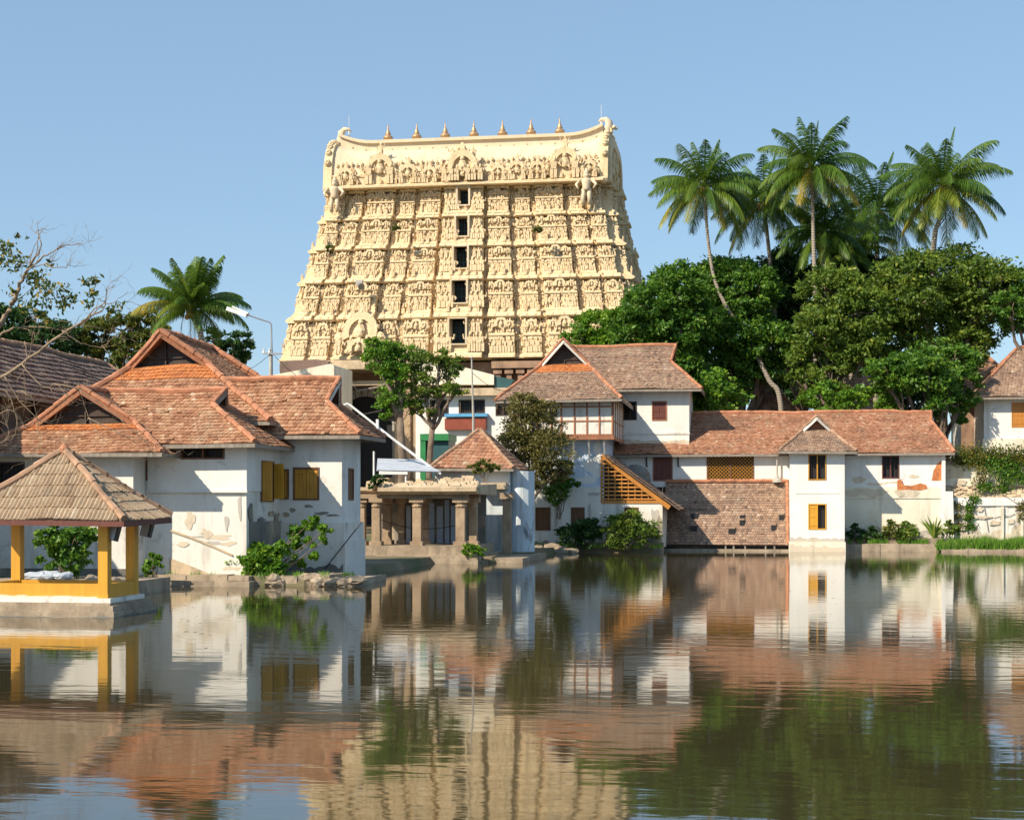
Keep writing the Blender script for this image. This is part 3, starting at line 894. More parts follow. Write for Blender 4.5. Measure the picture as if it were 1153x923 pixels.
def storey_face(mb, L, z0, z1, centre, pattern, door=None, seed=0):
    h = z1 - z0
    items = bays(L, centre, pattern)
    items.append(('cen', -centre, centre))
    for n, a0, a1 in items:
        p = PR[n]; w = a1 - a0
        g = .0
        if n != 'cen':
            p_ = p
            # base course
            mb.prof([(0, z0), (p + .42, z0), (p + .42, z0 + .05 * h), (p + .2, z0 + .10 * h), (0, z0 + .10 * h)], a0, a1)
            # pilastered wall
            mb.box(a0 + .05, a1 - .05, 0, p, z0 + .10 * h, z0 + .50 * h, .35)
            k = max(2, int(round(w / .62)))
            if n == 'rec': k = 2
            for i in range(k + 1):
                x = a0 + .14 + (w - .28) * i / k
                mb.box(x - .085, x + .085, p, p + .17, z0 + .10 * h, z0 + .44 * h, .6)
                mb.box(x - .14, x + .14, p, p + .22, z0 + .40 * h, z0 + .46 * h, .6)
            for i in range(k):
                x = a0 + .14 + (w - .28) * (i + .5) / k
                if rng.random() < .85: figure(mb, x, p + .15, z0 + .11 * h, .33 * h * rng.uniform(.85, 1.05))
            # string course with beads
            mb.prof([(0, z0 + .47 * h), (p + .30, z0 + .47 * h), (p + .34, z0 + .50 * h), (p + .20, z0 + .535 * h), (0, z0 + .535 * h)], a0, a1, .55)
            if n == 'rec':
                figure(mb, (a0 + a1) / 2, .42, z0 + .54 * h, .34 * h)
                mb.box(a0, a1, -.05, .04, z0 + .5 * h, z0 + h, .3)
            else:
                mb.box(a0 + .1, a1 - .1, 0, p - .02, z0 + .53 * h, z0 + .66 * h, .4)
                for i in range(k + 1):
                    x = a0 + .2 + (w - .4) * i / k
                    mb.box(x - .06, x + .06, p - .02, p + .1, z0 + .53 * h, z0 + .66 * h, .6)
                zc = z0 + .66 * h; hr = .2 * h; pp = p + .28
                if n == 'sala':                       # barrel roofed shrine
                    pr = [(0, zc)] + [(pp * (.12 + .88 * math.cos(math.radians(q)) ** .7) if q < 90 else pp * .12, zc + hr * math.sin(math.radians(q)) ** .85) for q in (0, 18, 36, 54, 70, 90)] + [(0, zc + hr)]
                    mb.prof(pr, a0 + .03, a1 - .03, .55)
                    nasi(mb, (a0 + a1) / 2, p + .24, zc + hr * .38, min(.52, w * .2) * h / 3.6)
                    for q in (.16, .84): nasi(mb, a0 + w * q, p + .2, zc + hr * .3, min(.3, w * .12) * h / 3.6)
                    for i in range(max(2, int(w / .55))):
                        mb.taper(a0 + .15 + i * .55, a0 + .37 + i * .55, p * .3, p * .3 + .22, zc + hr * .97, zc + hr * 1.28, .3)
                else:                                  # small domed shrine
                    mb.ball(((a0 + a1) / 2, p * .45, zc + hr * .28), (w * .5, p * .62 + .12, hr * .85), 10, 6, .55)
                    nasi(mb, (a0 + a1) / 2, p + .12, zc + hr * .25, min(.42, w * .24) * h / 3.6)
                    mb.taper((a0 + a1) / 2 - .16, (a0 + a1) / 2 + .16, p * .4 - .1, p * .4 + .2, zc + hr, zc + hr * 1.35, .25)
                for sg in (a0 + .02, a1 - .02):
                    figure(mb, sg, p * .55 + .15, z0 + .53 * h, .27 * h)
        else:
            mb.prof([(0, z0), (p + .4, z0), (p + .4, z0 + .06 * h), (p + .18, z0 + .12 * h), (0, z0 + .12 * h)], a0, a1)
            dw = door[0] if door else .55; dz0, dz1 = (door[1], door[2]) if door else (z0 + .15 * h, z0 + .6 * h)
            for x0, x1 in ((a0, -dw), (dw, a1)):
                mb.box(x0, x1, -.2, p, z0 + .12 * h, z0 + .86 * h, .4)
                k = 3
                for i in range(k):
                    x = x0 + (x1 - x0) * (i + .5) / k
                    mb.box(x - .1, x + .1, p, p + .14, z0 + .12 * h, z0 + .84 * h, .6)
                    figure(mb, x + .2, p + .2, z0 + .13 * h, .40 * h)
                    figure(mb, x - .1, p + .2, z0 + .55 * h, .27 * h)
            mb.box(-dw, dw, -.2, p, dz1, z0 + .86 * h, .5)
            mb.box(-dw, dw, -.2, p, z0 + .12 * h, dz0, .5)
            mb.box(-dw - .16, dw + .16, p, p + .14, dz1, dz1 + .14, .6)
        area = w * h
        for _ in range(int(area * (11 if n != 'cen' else 3))):
            x = rng.uniform(a0 + .05, a1 - .05); zz = z0 + h * rng.choice((rng.uniform(.1, .5), rng.uniform(.52, .95), rng.uniform(.55, .9)))
            if n == 'cen' and abs(x) < dw + .2: continue
            s_ = rng.uniform(.06, .17)
            dd = p + .1 if n != 'rec' else rng.uniform(.25, .6)
            if rng.random() < .5: mb.ball((x, dd + rng.uniform(-.05, .15), zz), (s_ * .8, s_ * .8, s_ * rng.uniform(1, 1.8)), 5, 3, rng.random())
            else: mb.taper(x - s_ * .6, x + s_ * .6, dd - .1, dd + s_, zz, zz + s_ * rng.uniform(1.2, 3), rng.uniform(.4, 1.1), rng.random())
        # cornice
        zk = z0 + .885 * h
        mb.prof([(0, zk - .02 * h), (p + .28, zk - .02 * h), (p + .52, zk + .012 * h), (p + .50, zk + .045 * h), (p + .36, zk + .085 * h), (p + .22, z1), (0, z1)], a0 - .06, a1 + .06, .75)
        for i in range(max(1, int(w / .85))):
            x = a0 + (w) * (i + .5) / max(1, int(w / .85))
            mb.ball((x, p + .46, zk + .05 * h), (.2, .1, .17), 6, 4, .6)
            if rng.random() < .85: figure(mb, x + rng.uniform(-.3, .3), p + .2, z1 - .02, rng.uniform(.5, .95), rng.random() < .6)

def gface(which, hw, yf):
    hd = GYC - yf
    if which == 'front': return lambda a, d, z: (GX + a, yf + 1.3 - d, z)
    if which == 'right': return lambda a, d, z: (GX + hw - 1.3 + d, GYC + a, z)
    return lambda a, d, z: (GX - hw + 1.3 - d, GYC - a, z)

for i, (py0, py1, yf, hw) in enumerate(TY):
    z0, z1 = gz(py0, yf), gz(py1, yf + (.7 if i < 4 else .4))
    hd = GYC - yf
    mb = MB()
    c_, q_ = hw - 1.3, hd - 1.3
    mb.box(GX - c_, GX - .85, GYC - q_ + .02, GYC + q_, z0 - .1, z1 + .05, .35)       # core, open behind the doorway
    mb.box(GX + .85, GX + c_, GYC - q_ + .02, GYC + q_, z0 - .1, z1 + .05, .35)
    mb.box(GX - .85, GX + .85, GYC - q_ + 2.6, GYC + q_, z0 - .1, z1 + .05, .35)
    dpx = [(359, 387), (316, 341), (278, 302), (244, 266), (211, 231)][i]
    dw = [.82, .76, .70, .62, .58][i]
    dz0, dz1 = gz(dpx[1], yf), gz(dpx[0], yf)
    mb.box(GX - .85, GX + .85, GYC - q_ + .02, GYC - q_ + 2.7, z0 - .1, dz0 - .02, .35)
    mb.box(GX - .85, GX + .85, GYC - q_ + .02, GYC - q_ + 2.7, dz1 + .02, z1 + .05, .35)
    mb.tf = gface('front', hw, yf)
    storey_face(mb, c_, z0, z1, 2.35 - .12 * i, PAT, (dw, dz0, dz1))
    mb.tf = gface('right', hw, yf); storey_face(mb, q_, z0, z1, 1.3, PSIDE)
    mb.tf = gface('left', hw, yf); storey_face(mb, q_, z0, z1, 1.3, PSIDE)
    if i == 0:
        mb.tf = gface('front', hw, yf)
        nasi(mb, -9.6, 1.75, z0 + 2.6, 1.75, .35); nasi(mb, -9.6, 1.9, z0 + 1.0, .9, .3)
        for q in (-11.6, -7.6, -10.4, -8.8): figure(mb, q, 2.0, z0 + .5, 1.6)
    mb.tf = None
    nw = TY[i + 1][3] if i < 4 else 14.2                # each storey leans in towards the next
    kx = (hw - nw) * .72 / hw; ky = .55 / hd
    lean_ = lambda x, y, z: (lambda t: (GX + (x - GX) * (1 - kx * t), GYC + (y - GYC) * (1 - ky * t), z))(max(0, min(1, (z - z0) / (z1 - z0))))
    mb.v = [lean_(*q_) for q_ in mb.v]
    st = mb.build('storey', M['temple'], gop)
    # doorway of the storey
    fr = MB(lambda a, d, z: (GX + a, yf + 1.3 - 1.4 - d, z))
    for x0, x1 in ((-dw - .12, -dw + .06), (dw - .06, dw + .12)): fr.box(x0, x1, -1.5, .18, dz0, dz1)
    fr.box(-dw - .12, dw + .12, -1.5, .16, dz0 - .12, dz0); fr.box(-dw - .12, dw + .12, -1.5, .17, dz1, dz1 + .1)
    dr = fr.build('doorway', M['vault'], gop)
    pn = MB(fr.tf); pn.box(-dw, dw, -1.56, -1.49, dz0, dz1); pn.build('dark_opening', M['dark'], dr)  # black sheet closes the doorway, its inner shade put into colour
    gr = MB(fr.tf)
    for q in (.25, .5, .75): gr.box(-dw + 2 * dw * q - .03, -dw + 2 * dw * q + .03, -1.4, -1.35, dz0, dz1)
    gr.box(-dw, dw, -1.41, -1.37, dz0 + (dz1 - dz0) * .35, dz0 + (dz1 - dz0) * .35 + .07); gr.box(-dw, dw, -1.41, -1.37, dz0 + (dz1 - dz0) * .7, dz0 + (dz1 - dz0) * .7 + .06)
    gr.build('grille', M['teal'], dr)

# barrel vault on top
RY = 146.7
zb, zt = gz(209, RY), gz(170, GYC - 2.4)
hwR, hdR = 13.1, GYC - RY
vb = MB()
prof_n = 16
def vault_pt(t, x):
    """t 0..1 over the barrel from the front foot to the back foot"""
    q = abs(2 * t - 1)
    y = math.copysign(hdR * (min(1, q ** .62) * .80 + .20 * q), 2 * t - 1)
    y *= 1.0 + .03 * math.sin(math.pi * min(1, (1 - q) * 2))
    z = zb + (zt - zb) * (1 - q ** 4.2) ** .62
    ex = max(0, (abs(x) - 10.2) / 2.9)
    z += (z - zb) / (zt - zb) * .7 * ex ** 2.2
    return (GX + x, GYC + y, z)
xs = np.linspace(-hwR, hwR, 40); ts = np.linspace(0, 1, 29)
vv = [vault_pt(t, x) for x in xs for t in ts]
nt_ = len(ts)
vf = [(i * nt_ + j, i * nt_ + j + 1, (i + 1) * nt_ + j + 1, (i + 1) * nt_ + j) for i in range(len(xs) - 1) for j in range(nt_ - 1)]
vb.add(vv, vf)
for s_ in (0, len(xs) - 1): vb.add([vv[s_ * nt_ + j] for j in range(nt_)], [tuple(range(nt_))])
vo = vb.build('vaulted_roof', M['vault'], gop, True)
# ridge rim with a moulding, rising towards the ends
rb = MB()
for i in range(len(xs) - 1):
    for (dy0, dy1, z0_, z1_) in ((-5.0, 5.0, -1.15, -.75), (-4.3, 4.3, -.75, .55), (-4.6, 4.6, .55, .85)):
        e = [zt + .85 * max(0, (abs(x) - 9.6) / 3.5) ** 2 for x in (xs[i], xs[i + 1])]
        x0, x1 = GX + xs[i], GX + xs[i + 1]
        rb.add([(x0, GYC + dy0, e[0] + z0_), (x1, GYC + dy0, e[1] + z0_), (x1, GYC + dy1, e[1] + z0_), (x0, GYC + dy1, e[0] + z0_),
                (x0, GYC + dy0, e[0] + z1_), (x1, GYC + dy0, e[1] + z1_), (x1, GYC + dy1, e[1] + z1_), (x0, GYC + dy1, e[0] + z1_)], MB.HEX)
    if i % 2 == 0: rb.ball((GX + xs[i], GYC - 4.35, zt - .05 + .85 * max(0, (abs(xs[i]) - 9.6) / 3.5) ** 2), .09, 5, 3)
rb.build('ridge_rim', M['vault'], gop)
# row of arches and figures at the foot of the vault
ob = MB(lambda a, d, z: (GX + a, GYC - hdR - d, z))
ob.prof([(-.6, zb - .1), (.9, zb - .1), (.9, zb + .1), (.4, zb + .3), (-.6, zb + .3)], -hwR - .4, hwR + .4, .7)
nasi(ob, 0, .5, zb + 1.65, 1.45, .4); nasi(ob, 0, .75, zb + .9, .6, .3)
nasi(ob, -.2, .1, zb + 3.2, .55, .3)
for sg in (-1, 1):
    for q in (.55, 1.1, 1.75): figure(ob, sg * q, .95, zb + .3, 1.35)
    figure(ob, sg * 1.0, .45, zb + 2.4, 1.1)
ob.prof([(-.9, zb + 1.15), (-.02, zb + 1.15), (.06, zb + 1.25), (-.02, zb + 1.38), (-.9, zb + 1.38)], -hwR - .1, hwR + .1, .6)
for a, r in ((-11.6, .8), (-8.2, 1.4), (-5.4, .9), (-3.3, .74), (3.4, .7), (5.2, .86), (7.2, .8), (9.8, 1.4), (12.1, .78)):
    ob.box(a - r * 1.0, a + r * 1.0, -.5, .35, zb + .28, zb + .28 + r * .7, .4)
    nasi(ob, a, .3, zb + .3 + r * 1.0, r, .28)
    ob.tf_old = None
    for sg in (-1, 1): figure(ob, a + sg * r * .75, .6, zb + .28, r * 1.35)
    figure(ob, a, .0, zb + .4 + r * 1.9, r * .9)
    for k in range(7): ob.ball((a + rng.uniform(-r, r), .3 + rng.random() * .2, zb + .3 + rng.random() * r * 1.7), (.13, .1, .16), 5, 4)
for i in range(150): x_ = rng.uniform(-hwR, hwR); ob.ball((x_, rng.uniform(-.05, .35), zb + .3 + 1.9 * rng.random() ** 1.5), (rng.uniform(.08, .2), .12, rng.uniform(.1, .26)), 5, 4, rng.random())
for i in range(34): figure(ob, -hwR + .4 + 26 * i / 34, .55, zb + .28, rng.uniform(.45, .75), rng.random() < .5)
for i in range(52):                                     # upper frieze of small figures and buds
    a_ = -hwR + .5 + (2 * hwR - 1.0) * i / 51
    if abs(a_) < 1.6: continue
    ob.ball((a_, -.25, zb + 2.35 + .12 * (i % 2)), (.15, .16, .22), 6, 4, rng.random())
    if i % 2: figure(ob, a_, -.15, zb + 1.4, rng.uniform(.6, .95))
ob.build('arch_ornament', M['temple'], gop)
# guardian figures at both ends of the top storey
for a in (-12.6, 11.9):
    fb = MB(lambda q, d, z: (GX + q, 146.4 + .95 - d, z))
    z_ = gz(236, 146.4)
    h = 2.95
    for sg in (-1, 1):
        fb.tube([(a + sg * .28, 1.5, z_), (a + sg * .3, 1.55, z_ + .7), (a + sg * .22, 1.5, z_ + 1.45)], [.17, .2, .25], 8)
        fb.tube([(a + sg * .55, 1.5, z_ + 2.3), (a + sg * .95, 1.7, z_ + 1.85), (a + sg * .75, 1.95, z_ + 1.45)], [.18, .14, .1], 7)
    fb.lathe((a, 1.5, z_ + 1.25), [(.3, 0), (.45, .2), (.36, .5), (.5, .95), (.4, 1.15), (.16, 1.25)], 10)
    fb.ball((a, 1.55, z_ + 2.72), (.27, .27, .33), 9, 7)
    fb.lathe((a, 1.5, z_ + 2.9), [(.26, 0), (.24, .15), (.12, .4), (.03, .55)], 9)
    fb.build('guardian_statue', M['vault'], gop, True)
# end gables of the vault: big arches with knobbly edges, and the curled horns
for sg in (-1, 1):
    eb = MB(lambda a, d, z: (GX + sg * (hwR + d), GYC + a, z))
    n = 22
    for k in range(n):
        p0, p1 = vault_pt(k / n, hwR), vault_pt((k + 1) / n, hwR)
        for d0, d1, kk in ((0, .75, 1.0), (.75, 1.0, .92)):
            f = lambda p, s: ((p[1] - GYC) * s, zb + (p[2] - zb) * s)
            a_, b_ = f(p0, kk * 1.04), f(p1, kk * 1.04); c2, d2 = f(p1, kk * .86), f(p0, kk * .86)
            eb.slab([a_, b_, c2, d2], d0, d1, rng.uniform(.4, .6))
        a_ = ((p0[1] - GYC) * 1.05, zb + (p0[2] - zb) * 1.03)
        eb.ball((a_[0], .45, a_[1]), (.34, .34, .36), 7, 5)
    eb.taper(-4.5, 4.5, 0, .6, zb, zb + 5.5, .5)
    nasi(eb, 0, .6, zb + 2.6, 2.0, .3)
    for k in range(26): figure(eb, rng.uniform(-4.5, 4.5), .75, zb + rng.uniform(0, 4.6), rng.uniform(.8, 1.4))
    eb.build('end_arch', M['temple'], gop)
    hb = MB()
    top = zt + 1.0
    pth = [(GX + sg * (hwR - 1.7), GYC - 2.2, top - .9), (GX + sg * (hwR - .7), GYC - 2.2, top - .45), (GX + sg * (hwR + .05), GYC - 2.2, top + .1), (GX + sg * (hwR + .42), GYC - 2.2, top + .75), (GX + sg * (hwR + .38), GYC - 2.2, top + 1.3), (GX + sg * (hwR + .05), GYC - 2.2, top + 1.62), (GX + sg * (hwR - .4), GYC - 2.2, top + 1.6), (GX + sg * (hwR - .65), GYC - 2.2, top + 1.35)]
    hb.tube(pth, [.62, .66, .6, .48, .36, .25, .15, .06], 10)
    for k in range(16):
        q = Vector(pth[k % 4]); hb.ball((q.x + sg * rng.uniform(.1, .7), q.y - rng.uniform(.2, .6), q.z - rng.uniform(0, 1.1)), rng.uniform(.14, .26), 7, 5)
    for k in range(6): figure(hb, GX + sg * (hwR - 1.2 + .35 * k), GYC - 3.2, top - 2.4 + .1 * k, 1.0)
    hb.build('curled_horn', M['vault'], gop, True)
# seven copper pots
kal = None
for k in range(7):
    px = 437 + 32.2 * k
    x = wx(px, GYC)
    z = zt + .82
    if kal is None:
        kb = MB()
        kb.lathe((x, GYC, z), [(.8, -.3), (.7, .1), (.5, .5), (.34, .7), (.28, .82)], 12); kw = kb.build('finial_base', M['vault'], gop, True)
        kb = MB()
        kb.lathe((x, GYC, z + .8), [(.24, 0), (.3, .12), (.2, .2), (.46, .34), (.52, .5), (.42, .66), (.2, .76), (.33, .86), (.18, .98), (.22, 1.1), (.10, 1.25), (.04, 1.75), (.01, 1.95)], 12)
        kal = kb.build('finial', M['brass'], gop, True); kx = x
        kw.parent = kal; OFF[kw.name] = OFF[gop.name]
    else:
        c = kal.copy(); COL.objects.link(c); c.parent = gop; c.location = (x - kx, 0, 0)
        w2 = kw.copy(); COL.objects.link(w2); w2.parent = c
for px in (393, 677):
    x = wx(px, GYC - 1.5)
    ab = MB(); ab.lathe((x, GYC - 1.5, zt + 1.0), [(.3, 0), (.22, .5), (.08, .62), (.07, 1.7), (.02, 1.8), (.02, 3.2)], 8)
    ab.build('lightning_rod', M['metalw'], gop)
lv = MB(); x = wx(500, RY); lv.box(x - .42, x + .42, RY + .25, RY + .8, gz(187, RY), gz(179, RY)); lo_ = lv.build('louvre_hatch', M['redbrown'], gop)

# stone base under the tiers
sb = MB()
zb0 = gz(403, 143.5)
bw, bf = 17.0, 144.2
sb.box(GX - bw, GX - 3, bf + .7, GYC + 10, 1.5, zb0 - .3, .4); sb.box(GX + 3, GX + bw, bf + .7, GYC + 10, 1.5, zb0 - .3, .4)
sb.box(GX - 3, GX + 3, bf + 6, GYC + 10, 1.5, zb0 - .3, .4); sb.box(GX - 3, GX + 3, bf + .7, bf + 6.2, 10.5, zb0 - .3, .4)
sb.tf = lambda a, d, z: (GX + a, bf - d, z)
for a0, z0, z1, dd in ((0, 1.5, 3.2, .9), (0, 8.6, 9.3, .7), (0, zb0 - 1.0, zb0 - .35, .6)):
    for s_ in ((-bw - .4, -3.2), (3.2, bw + .4)): sb.box(s_[0], s_[1], -.6, dd, z0, z1, .6)
for k in range(32):
    a = -bw + .4 + (2 * bw - .8) * k / 31
    if abs(a) < 3.2: continue
    for z0, z1 in ((3.2, 8.6), (9.3, zb0 - 1.0)):
        sb.box(a - .24, a + .24, -.7, .25, z0, z1, .6); sb.box(a - .4, a + .4, -.7, .42, z1 - .5, z1 - .1, .6); sb.box(a - .32, a + .32, -.7, .34, z0, z0 + .6, .5)
        figure(sb, a + .55, .0, z0 + .4, 2.4)
        for q in range(3): sb.ball((a + rng.uniform(-.2, .7), .3, z0 + rng.uniform(.5, 4)), (.22, .2, .3), 6, 4)
sb.tf = None
sb.build('stone_base', M['carved'], gop)
# ------------------------------------------------------------------ buildings
def hole(px0, px1, py0, py1, Y):
    return (wx(px0, Y), wx(px1, Y), wz((px0 + px1) / 2, py1, Y), wz((px0 + px1) / 2, py0, Y))
def clip_h(h, d): return (h[0] + d, h[1] - d, h[2] + d, h[3] - d)

# --- yellow pavilion standing in the water
PF = 39.6
pav = thing('yellow_pavilion', 'small open pavilion with yellow posts and a hipped tile roof, standing in the water', 'pavilion', (wx(72, 40.6), 40.6, 0))
pxr, pxc = wx(118, PF), wx(72, 40.5)
pxl = 2 * pxc - pxr - .25
PB = PF + 1.85
zf, zp, ze_ = wz(118, 673, PF), wz(118, 657, PF), wz(118, 586, PF)
b = MB(); b.box(pxl - .55, pxr + .42, PF - .45, PB + .5, -.6, .30); b.box(pxl - .45, pxr + .3, PF - .35, PB + .4, .30, zf - .12)
b.taper(pxl - .65, pxr + .52, PF - .58, PB + .6, -.6, .14, .985)
rough(b, .02, 2); b.build('plinth', M['stone'], pav)
tide(pav, front(PF - .585), pxl - .64, pxr + .5, -.05, .09, 'mould'); tide(pav, side(pxr + .53), PF - .56, PB + .55, -.05, .09, 'mould')
b = MB(); b.box(pxl - .26, pxr + .26, PF - .24, PB + .26, zf - .12, zf); b.build('floor_slab', M['old'], pav)
tide(pav, front(PF - .125), pxl - .12, pxr - .14, zf, .07, 'stoneold', .006)
b = MB()
for y0, y1 in ((PF - .12, PF + .1), (PB - .1, PB + .12)): b.box(pxl - .14, pxr + .14, y0, y1, zf, zp)
for x0, x1 in ((pxl - .13, pxl + .09), (pxr - .09, pxr + .13)): b.box(x0, x1, PF + .1, PB - .1, zf, zp)
b.build('parapet', M['yellow'], pav)
for x in (pxl, pxr):
    for y in (PF, PB):
        b = MB(); b.box(x - .135, x + .135, y - .135, y + .135, zf, ze_ + .02); b.box(x - .17, x + .17, y - .17, y + .17, ze_ - .14, ze_ - .02)
        b.box(x - .15, x + .15, y - .15, y + .15, zf, zf + .12)
        b.build('post', M['yellow'], pav)
b = MB()
for y in (PF, PB): b.box(pxl - .3, pxr + .3, y - .09, y + .09, ze_, ze_ + .14)
for x in (pxl, pxr): b.box(x - .09, x + .09, PF - .3, PB + .3, ze_ + .14, ze_ + .26)
b.build('beam', M['redbrown'], pav)
ex_r = wx(140, PF - .75); ex_l = 2 * pxc - ex_r
zE = wz(140, 584, PF - .75)
ro = kroof(pav, 'x', ex_l, ex_r, PF - .75, PB + .7, zE, wz(72, 509, 40.5), ('hip', (ex_r - ex_l) / 2 - .03), ('hip', (ex_r - ex_l) / 2 - .03), 'tile_straw', 'cap_br', e=.40, w=.115, h=.022, capr=.10, jit=.005, fascia='redbrown', stag=False, curve=.042)
b = MB(); b.lathe((pxc, (PF + PB) / 2, wz(72, 509, 40.5)), [(.13, -.05), (.15, .1), (.08, .2), (.03, .26)], 9); b.build('roof_knob', M['cap'], ro)
for (px, py, y, lb) in ((128.5, 599, PF + .15, 'black floodlight under the pavilion eave, beside the near right post'), (166, 595, PB - .1, 'black floodlight under the pavilion eave, beside the far right post')):
    t = thing('floodlight', lb, 'floodlight', tuple(P(px, py, y)), 'floodlights under the pavilion eave')
    c = P(px, py, y)
    b = MB(); b.bar(c + Vector((.05, .02, .22)), c + Vector((-.04, -.05, -.22)), .28, .2, up=(0, 1, 0)); b.build('housing', M['black'], t)
    b = MB(); b.bar(c + Vector((.03, -.09, .2)), c + Vector((-.05, -.155, -.2)), .22, .02, up=(0, 1, 0)); b.build('lens', M['metal'], t)
    b = MB(); b.tube([c + Vector((.02, .05, .2)), c + Vector((-.06, .02, .42)), c + Vector((-.2, 0, .44))], .02, 5); b.build('bracket', M['metal'], t)

# --- small house with a gable just behind the pavilion
y1_ = 54.5
xc, xr = wx(95, 55.6), wx(182, 53.8)
xl = 2 * xc - xr
hs = thing('small_house', 'low whitewashed house with an orange gabled tile roof, behind the yellow pavilion', 'house', (xc, y1_, .3))
ze1 = wz(120, 510, 53.7)
kroof(hs, 'y', 53.85, 58.4, xl, xr, ze1, wz(95, 439, 55.6), ('gablet', 1.75, wz(95, 477, 55.4)), None, 'tile_or', 'cap', strip=.2, e=.2, w=.17)
xw = wx(150, y1_)
b = MB(); h1w = hole(-30, 28, 520, 575, y1_)
wall(b, front(y1_), xl + .6, xw, .2, ze1 + .1, .3, [h1w]); b.box(xw - .3, xw, y1_ + .3, 57.6, .2, ze1 + .4); b.box(xl + .6, xl + .9, y1_ + .3, 57.6, .2, ze1 + .4); b.box(xl + .6, xw, 57.3, 57.6, .2, ze1 + .4)
b.build('wall', M['old'], hs)
window(hs, front(y1_), h1w, 'bars', 'darkwood', 'brown', n=12)
b = MB(); b.box(xl + .5, xw + .05, y1_ - .12, y1_, .2, wz(100, 640, y1_)); rough(b, .01, 3); b.build('wall_base', M['mould'], hs)

# --- the large courtyard house: three joined blocks
ch = thing('courtyard_house', 'large stepped whitewashed house with joined orange tile roofs and ochre shutters, at the water', 'house', (-19, 56, .3))
YA, YB = 55.7, 59.8
xA, xB = wx(278, YA), wx(385, YB)
zeA = wz(280, 499, 54.9)
b = MB()
hA = hole(204, 253, 503, 517, YA - .07)
zs_ = wz(220, 553, YA)
wall(b, front(YA - .07), wx(167, YA), xA + .015, zs_, zeA + .15, .3, [hA])
b.box(xA - .3, xA + .02, YA + .23, YB, zs_, zeA + .15)
b.box(wx(167, YA), wx(167, YA) + .3, YA + .23, YB, zs_, zeA + .15)
b.build('wall', M['white'], ch)
hA3 = hole(153.5, 166.3, 482, 541, YA)
b = MB(); wall(b, front(YA), wx(140, YA), wx(167, YA) - .003, zs_ + .001, zeA + .15, .3, [hA3]); wall(b, front(YA), wx(140, YA), xA - .02, .25, zs_, .3); b.box(xA - .32, xA - .02, YA + .3, YB, wz(300, 587, 57), zs_)
b.build('wall', M['old'], ch)
b = MB(); b.box(xA - .32, xA + .06, YA + .3, YB - .01, .25, wz(300, 587, 57)); b.build('mouldy_wall', M['mould'], ch)
b = MB(); b.box(wx(167, YA) - .02, xA + .05, YA - .13, YA - .075, zs_ - .05, zs_ + .03); b.build('string_course', M['old'], ch)
# diagonal crack of render and fallen plaster on the lower wall
b = MB(lambda a, d, z: (a, YA - .004 - d, z))
q = [(wx(x, YA), wz(x, y, YA)) for x, y in ((191, 628), (205, 633), (225, 641), (247, 650), (262, 655), (191, 655))]
b.slab(q, 0, .025); 
b.build('bare_render', M['slabstone'], ch)
b = MB(lambda a, d, z: (a, YA - .004 - d, z))
pts = [(192, 598), (215, 606), (240, 616), (262, 626)]
for (x0, y0), (x1, y1) in zip(pts, pts[1:]):
    b.slab([(wx(x0, YA), wz(x0, y0, YA)), (wx(x1, YA), wz(x1, y1, YA)), (wx(x1, YA), wz(x1, y1 - 2.2, YA)), (wx(x0, YA), wz(x0, y0 - 2.2, YA))], 0, .05)
b.build('drip_moulding', M['slabstone'], ch)
window(ch, front(YA), hA3, 'closed', 'brown', 'brown')
window(ch, front(YA - .07), hA, 'bars', 'brown', 'brown', n=9)
# block B, set back
zeB = wz(375, 489, 59.0); zsB = wz(350, 588, YB)
b = MB(); hB = hole(330, 359.5, 526, 563, YB); hB2 = hole(315.5, 325.5, 528, 562, YB)
wall(b, front(YB), xA - .3, xB - .004, zsB, zeB + .3, .3, [hB, hB2])
hBs = (59.8 + .95, 59.8 + 1.75, wz(395, 563, 60.9), wz(395, 527, 60.9))
wall(b, side(xB), YB + .002, 62.7, zsB, zeB + .3, .3, [hBs])
b.box(xA - .3, xB - .3, 62.4, 62.7, zsB, zeB + .3)
b.build('wall', M['white'], ch)
b = MB(); b.box(xA + .06, xB + .12, YB - .12, 62.8, wz(350, 608, YB), zsB); b.build('wall', M['old'], ch)
b = MB(); b.box(xA + .06, xB + .17, YB - .17, 62.85, -.2, wz(350, 608, YB)); b.build('wall', M['old'], ch)
window(ch, front(YB), hB, 'closed', 'brown', 'ochre', n=6)
window(ch, front(YB), hB2, 'closed', 'brown', 'ochre')
window(ch, side(xB), hBs, 'closed', 'brown', 'brown')
